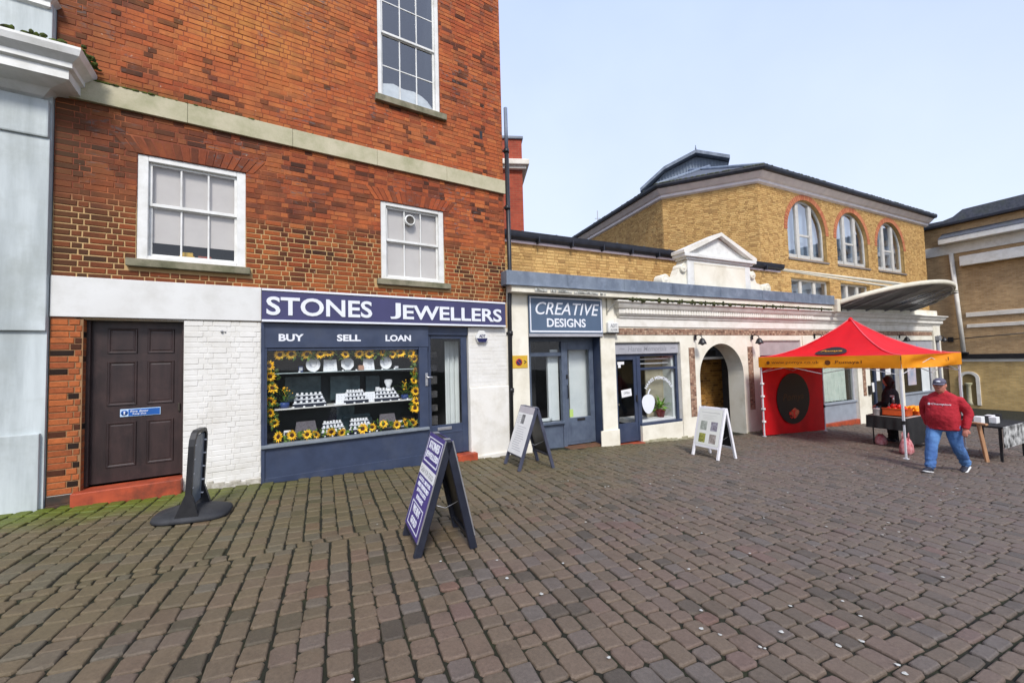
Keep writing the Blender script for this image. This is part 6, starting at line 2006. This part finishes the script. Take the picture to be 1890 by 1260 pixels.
# goods at the far edge behind the walker
ft = thing("display_table", "dark table with black and white goods behind the walking man", "table", Matrix.Translation((10.25, 8.75, gz(10.25, 8.75))) @ Matrix.Rotation(R(25), 4, 'Z'))
part("tabletop", MB().box(-.35, 1.0, -.3, .4, .70, .74, .004), BLACKF, ft)
for x in (-.3, .95):
    for y in (-.25, .35):
        part("leg", MB().box(x - .02, x + .02, y - .02, y + .02, -.02, .70), BLACK, ft)
part("cloth_front", MB().box(-.36, 1.0, -.32, -.305, .30, .74, .003), mat("black_white_cloth", (.02, .02, .02), (.6, .6, .58), 7, .8), ft)
for i in range(6):
    solo("goods_packet", MB().box(-.09, .09, -.06, .06, 0, rr.uniform(.10, .2), .01), PAPER if i % 2 == 0 else BLACKF,
         ["white packet at the near end of the table behind the man", "black packet second along the table behind the man", "white packet third along the table behind the man",
          "black packet fourth along the table behind the man", "white packet fifth along the table behind the man", "black packet at the far end of the table behind the man"][i], "packet",
         Matrix.Translation((10.25, 8.75, gz(10.25, 8.75) + .742)) @ Matrix.Rotation(R(25), 4, 'Z') @ Matrix.Translation((-.22 + i * .21, rr.uniform(-.1, .2), 0)))
solo("wooden_prop", MB(Matrix.Rotation(R(-9), 4, 'Y')).box(-.035, .035, -.02, .02, 0, .80, .006).box(-.03, .03, -.15, .15, .78, .82, .005), WOOD, "pale wooden prop leaning behind the walking man", "prop", Matrix.Translation((9.72, 8.35, gz(9.72, 8.35))))

# ================================================================ PEOPLE
def ell(c, ax, ay, n=20, tilt=None, sq=1.0):
    out = []
    for i in range(n):
        q = 2 * math.pi * i / n
        cx_, sx_ = math.cos(q), math.sin(q)
        out.append(Vector((c[0] + ax * math.copysign(abs(cx_) ** sq, cx_), c[1] + ay * math.copysign(abs(sx_) ** sq, sx_), c[2])))
    return out
def limb(m, pts, rad, n=14):
    """smooth tapered limb through joints with rounded ends"""
    P = [Vector(p) for p in pts]
    path, rs = [], []
    for i in range(len(P) - 1):
        for k in range(6):
            f = k / 6
            p0, p1, p2, p3 = P[max(i - 1, 0)], P[i], P[i + 1], P[min(i + 2, len(P) - 1)]
            q = .5 * ((2 * p1) + (p2 - p0) * f + (2 * p0 - 5 * p1 + 4 * p2 - p3) * f * f + (3 * p1 - p0 - 3 * p2 + p3) * f ** 3)
            path.append(q)
            rs.append(rad[i] + (rad[i + 1] - rad[i]) * f)
    path.append(P[-1])
    rs.append(rad[-1])
    d0, d1 = (path[0] - path[1]).normalized(), (path[-1] - path[-2]).normalized()
    path = [path[0] + d0 * rs[0] * .6] + path + [path[-1] + d1 * rs[-1] * .5]
    rs = [rs[0] * .5] + rs + [rs[-1] * .55]
    m.tube(path, rs, n)
def make_person(name, label, M, mats, pose, girth=1.0, voxel=.0085, skirt=None):
    """shells: 0 skin, 1 top, 2 trousers, 3 shoes; fused into one continuous body"""
    sh = [MB(), MB(), MB(), MB()]
    g = girth
    t = sh[1]
    tor = pose["torso"]
    t.loft([ell((0, y, z), a * (g if z < 1.36 else 1), b * (g if z < 1.36 else 1), 26, sq=.85) for y, z, a, b in tor])
    hips = sh[2]
    hips.loft([ell((0, y, z), a * .93, b * .93, 24, sq=.85) for y, z, a, b in ((0, .74, .10, .10), (0, .80, .185, .14), (.0, .90, .20, .155), (.01, .98, .20, .155), (.01, 1.02, .15, .12))])
    for s_, hip, knee, ank, toe in pose["legs"]:
        limb(sh[2], [(hip[0], hip[1], hip[2]), ((hip[0] + knee[0]) / 2, (hip[1] + knee[1]) / 2 + .01, (hip[2] + knee[2]) / 2), knee, ((knee[0] + ank[0]) / 2, (knee[1] + ank[1]) / 2 - .01, (knee[2] + ank[2]) / 2), ank],
             [.115 * g ** .5, .105 * g ** .5, .086, .082, .076])
        A = Vector(ank)
        F_ = Vector(toe)
        fd = (F_ - A)
        fd = Vector((fd.x, fd.y, fd.z)).normalized()
        upv = Vector((0, 0, 1))
        sd = fd.cross(upv).normalized()
        upf = sd.cross(fd)
        b0 = A - upf * .075
        rings = []
        for k, w, h in ((-.085, .025, .035), (-.07, .036, .06), (-.03, .042, .095), (.03, .044, .095), (.09, .049, .07), (.15, .05, .055), (.19, .040, .045), (.21, .02, .03)):
            c = b0 + fd * k
            rings.append([c + sd * w * math.cos(q) + upf * (h * .5 + h * .5 * math.sin(q) - .015) for q in [i * 2 * math.pi / 14 for i in range(14)]])
        sh[3].loft(rings)
    for s_, shd, elb, wri in pose["arms"]:
        limb(sh[1], [shd, ((shd[0] + elb[0]) / 2 + .012 * s_, (shd[1] + elb[1]) / 2, (shd[2] + elb[2]) / 2), elb, ((elb[0] + wri[0]) / 2, (elb[1] + wri[1]) / 2, (elb[2] + wri[2]) / 2), wri],
             [.074, .078, .066, .058, .046])
        Wv, E_ = Vector(wri), Vector(elb)
        d_ = (Wv - E_).normalized()
        limb(sh[0], [Wv - d_ * .04, Wv + d_ * .02], [.028, .030], 10)
        sdv = d_.cross(Vector((0, 1, .2))).normalized()
        nv = d_.cross(sdv)
        pc = Wv + d_ * .05
        sh[0].loft([[pc + d_ * k + sdv * a * math.cos(q) + nv * .015 * math.sin(q) for q in [i * .628 for i in range(10)]] for k, a in ((-.05, .026), (-.01, .038), (.04, .042), (.055, .038))])
        for fi, (o, ln) in enumerate(((-.030, .060), (-.010, .072), (.010, .068), (.030, .052))):
            b0 = pc + d_ * .045 + sdv * o
            limb(sh[0], [b0 - d_ * .02, b0 + d_ * ln * .5 + nv * .004, b0 + d_ * ln * .85 + nv * .02], [.0105, .0095, .0085], 8)
        b0 = pc - d_ * .02 - sdv * .034
        limb(sh[0], [b0, b0 + d_ * .03 - sdv * .022, b0 + d_ * .06 - sdv * .02], [.012, .0115, .010], 8)
    hc, hy, nk = Vector(pose["head"]), pose.get("yaw", 0), Vector(pose["neck"])
    limb(sh[0], [nk - Vector((0, 0, .05)), nk + Vector((0, .01, .03)), hc - Vector((0, 0, .05))], [.072, .064, .062])
    HM = Matrix.Translation(hc) @ Matrix.Rotation(hy, 4, 'Z') @ Matrix.Rotation(pose.get("nod", 0), 4, 'X') @ Matrix.Scale(1.08, 4)
    hd_ = MB(HM)
    hd_.loft([ell((0, y, z), a, b, 20) for y, z, a, b in ((.035, -.118, .022, .02), (.032, -.105, .045, .045), (.022, -.075, .060, .068), (.010, -.035, .070, .084), (.003, .01, .075, .093), (0, .05, .075, .094), (-.002, .085, .064, .080), (-.004, .108, .040, .050), (-.004, .116, .012, .015))])
    hd_.loft([ell((0, y, z), a, b, 8) for y, z, a, b in ((.086, .022, .008, .010), (.098, -.005, .012, .016), (.102, -.020, .016, .017), (.092, -.030, .012, .010))])      # nose
    for s_ in (-1, 1):
        hd_.sph((s_ * .076, -.008, -.002), (.012, .020, .032), 8, 6)
        hd_.sph((s_ * .03, .082, .032), (.022, .012, .008), 8, 5)
        hd_.sph((s_ * .035, .066, -.028), (.022, .02, .022), 8, 5)
    hd_.sph((0, .080, -.058), (.026, .014, .008), 8, 5)
    hd_.sph((0, .068, -.092), (.022, .018, .016), 8, 5)
    sh[0].v += hd_.v
    o = len(sh[0].v) - len(hd_.v)
    sh[0].f += [tuple(i + o for i in f) for f in hd_.f]
    sh[0].t += hd_.t
    sh[0].smooth += hd_.smooth
    sh[0].mi += hd_.mi
    allm = MB()
    kd_pts = []
    for k, s_ in enumerate(sh):
        o = len(allm.v)
        allm.add(s_.v, s_.f)
        for f in s_.f:
            c = sum((Vector(s_.v[i]) for i in f), Vector()) / len(f)
            kd_pts.append((c, k))
            for i in f:
                kd_pts.append((Vector(s_.v[i]) * .7 + c * .3, k))
    tmpme = allm.mesh("tmp", [])
    tmp = bpy.data.objects.new("tmp", tmpme)
    COL.objects.link(tmp)
    md = tmp.modifiers.new("r", 'REMESH')
    md.mode, md.voxel_size, md.use_smooth_shade = 'VOXEL', voxel, True
    sm = tmp.modifiers.new("s", 'SMOOTH')
    sm.factor, sm.iterations = .5, 5
    bpy.context.view_layer.update()
    me = bpy.data.meshes.new_from_object(tmp.evaluated_get(bpy.context.evaluated_depsgraph_get()))
    bpy.data.objects.remove(tmp)
    kd = KDTree(len(kd_pts))
    for i, (c, k) in enumerate(kd_pts):
        kd.insert(c, i)
    kd.balance()
    me.materials.clear()
    for q in mats:
        me.materials.append(q)
    ids = []
    for p in me.polygons:
        k = kd_pts[kd.find(p.center)[1]][1]
        ids.append(k)
    me.polygons.foreach_set("material_index", ids)
    me.polygons.foreach_set("use_smooth", [True] * len(ids))
    # folds in the cloth
    co = [v.co.copy() for v in me.vertices]
    nr = [v.normal.copy() for v in me.vertices]
    for i, (c, nn) in enumerate(zip(co, nr)):
        z = c.z
        if .12 < z < 1.42:
            k = .0075 if z > .80 else .009
            f = noise.noise((c.x * 8, c.y * 8, z * (7 if z < .8 else 9)))
            f += .5 * noise.noise((c.x * 20, c.y * 20, z * (14 if z < .8 else 26)))
            if z < .26:
                f += .5 * math.sin(z * 70 + c.x * 20)
            co[i] = c + nn * k * f
    me.vertices.foreach_set("co", [q for c in co for q in c])
    me.update()
    me.name = "person"
    ob = link("person", me, None, M)
    ob["label"], ob["category"] = label, "person"
    return ob, HM
torso_m = [(.0, .775, .200, .165), (.01, .79, .222, .188), (.022, .87, .226, .186), (.036, .95, .228, .196), (.044, 1.04, .226, .194), (.034, 1.14, .220, .174), (.020, 1.24, .222, .155), (.012, 1.32, .228, .135), (.004, 1.375, .212, .112), (.004, 1.425, .160, .094), (.008, 1.47, .085, .075), (.01, 1.49, .072, .068)]
MP = Vector((7.98, 7.50, gz(7.98, 7.5)))
fdir = Vector((-.90, -.435, 0)).normalized()
MM = Matrix.Translation(MP) @ Matrix.Rotation(math.atan2(-fdir.x, fdir.y), 4, 'Z')
gl_ = lambda x, y: (lambda w: gz(w.x, w.y) - MP.z)(MM @ Vector((x, y, 0)))
fr0, bk0 = gl_(.11, .40), gl_(-.11, -.42)
man, HMm = make_person("person", "man in a red sweatshirt, jeans and grey cap walking past the tent", MM, [SKIN, SWEAT, JEANS, SHOE],
    dict(torso=torso_m,
         legs=[(1, (.115, .0, .86), (.125, .20, .48 + fr0 * .5), (.12, .34, .095 + fr0), (.12, .54, .135 + fr0)), (-1, (-.115, .0, .86), (-.125, -.10, .47 + bk0 * .4), (-.12, -.42, .135 + bk0), (-.12, -.24, .085 + bk0))],
         arms=[(1, (.200, -.005, 1.338), (.295, -.09, 1.08), (.245, -.07, .83)), (-1, (-.200, -.005, 1.338), (-.305, -.06, 1.08), (-.285, .03, .83))],
         head=(0, .065, 1.585), neck=(0, .015, 1.49), yaw=R(8), nod=R(-5)), girth=1.0)
HMc = HMm
m = MB(HMc)
m.loft([ell((0, y, z), a, b, 22) for y, z, a, b in ((-.002, .036, .083, .104), (-.003, .07, .081, .100), (-.006, .098, .068, .086), (-.006, .122, .042, .054), (-.006, .130, .010, .014))])
cap_ = part("cap", m, CAPM, man)
m = MB(HMc)
vs = []
for k, z in ((0, .047), (1, .041)):
    for i in range(13):
        q = R(-62 + i * 10.33)
        vs.append((math.sin(q) * .082, .005 + math.cos(q) * .098, z))
    for i in range(13):
        q = R(-62 + i * 10.33)
        vs.append((math.sin(q) * .086, .03 + math.cos(q) * .135, z - .006 - .012 * abs(math.sin(q))))
fs = [(i, i + 1, 13 + i + 1, 13 + i) for i in range(12)] + [(26 + i, 39 + i, 39 + i + 1, 26 + i + 1) for i in range(12)] + [(13 + i, 14 + i, 40 + i, 39 + i) for i in range(12)]
m.add(vs, fs, smooth=True)
part("brim", m, CAPM, cap_)
part("cap_patch", MB(HMc).sph((0, .086, .078), (.030, .016, .016), 10, 6), LETTER, cap_)
m = MB(HMc)
m.loft([ell((0, -.022, z), a, b, 18) for z, a, b in ((-.035, .066, .068), (.0, .079, .080), (.04, .080, .082))])
part("hair", m, HAIR, man)
for s_ in (-1, 1):
    part("eye", MB(HMc).sph((s_ * .030, .0865, .018), (.011, .006, .006), 8, 5), mat("dark_eye", (.02, .014, .01), None, 5, .3), man)
part("mouth", MB(HMc).sph((0, .0935, -.060), (.024, .004, .0035), 8, 5), mat("lip", lin((.58, .30, .27)), None, 5, .5), man)
from mathutils.bvhtree import BVHTree
bvh = BVHTree.FromPolygons([v.co[:] for v in man.data.vertices], [p.vertices[:] for p in man.data.polygons])
def chest(q):
    h = bvh.ray_cast(Vector((-q.x, .6, q.z)), Vector((0, -1, 0)))[0]
    return (h + Vector((0, .003 - q.y, 0))) if h else Vector((-q.x, .2, q.z))
txt("lettering", "Champion", -.10, .155, 1.225, 1.265, 0, LETTER, man, .004, .12, dep=.002, fn=chest)
m = MB()
cc = [chest(Vector((-.135 + .022 * math.cos(q), 0, 1.245 + .022 * math.sin(q)))) for q in [i * .628 for i in range(10)]]
m.add(cc, [tuple(range(10))])
part("chest_logo", m, LETTER, man)
for s_, (ax_, ay_, az_), (tx_, ty_, tz_) in ((1, (.12, .34, .095 + fr0), (.12, .54, .135 + fr0)), (-1, (-.12, -.42, .135 + bk0), (-.12, -.24, .085 + bk0))):
    A, F_ = Vector((ax_, ay_, az_)), Vector((tx_, ty_, tz_))
    fd = (F_ - A).normalized()
    sd = fd.cross(Vector((0, 0, 1))).normalized()
    up = sd.cross(fd)
    b0 = A - up * .098
    m = MB()
    m.loft([[b0 + fd * k + sd * w * math.cos(q) + up * (.013 * math.sin(q)) for q in [i * .628 for i in range(10)]] for k, w in ((-.095, .02), (-.08, .042), (-.02, .047), (.05, .05), (.12, .056), (.18, .050), (.213, .022))])
    part("shoe_sole", m, SOLE, man)

VP = Vector((10.15, 10.85, gz(10.15, 10.85)))
VM = Matrix.Translation(VP) @ Matrix.Rotation(R(35), 4, 'Z')
torso_v = [(0, .55, .23, .18), (0, .62, .235, .185), (.0, .80, .225, .175), (.0, .95, .22, .17), (.0, 1.10, .215, .16), (.0, 1.22, .22, .15), (.0, 1.31, .215, .13), (-.0, 1.385, .19, .11), (.0, 1.43, .13, .09), (.01, 1.47, .085, .08)]
ven, HMv = make_person("person", "stallholder in a long black coat standing behind the fruit table", VM, [SKIN, COAT, BLACKF, SHOE],
    dict(torso=torso_v,
         legs=[(1, (.11, 0, .86), (.12, .03, .48), (.12, 0, .09), (.13, .2, .08)), (-1, (-.11, 0, .86), (-.12, .03, .48), (-.12, 0, .09), (-.13, .2, .08))],
         arms=[(1, (.225, 0, 1.34), (.31, .02, 1.06), (.24, .22, .96)), (-1, (-.225, 0, 1.34), (-.31, .02, 1.06), (-.24, .22, .96))],
         head=(0, .03, 1.585), neck=(0, .005, 1.49), yaw=R(-10), nod=R(-12)), girth=1.1, voxel=.010)
m = MB(HMv)
m.loft([ell((0, y, z), a, b, 20) for y, z, a, b in ((-.045, -.20, .085, .05), (-.04, -.10, .092, .075), (-.028, .0, .093, .090), (-.018, .06, .090, .096), (-.01, .10, .070, .08), (-.01, .125, .035, .04), (-.01, .13, .008, .01))])
part("hair", m, HAIR, ven)
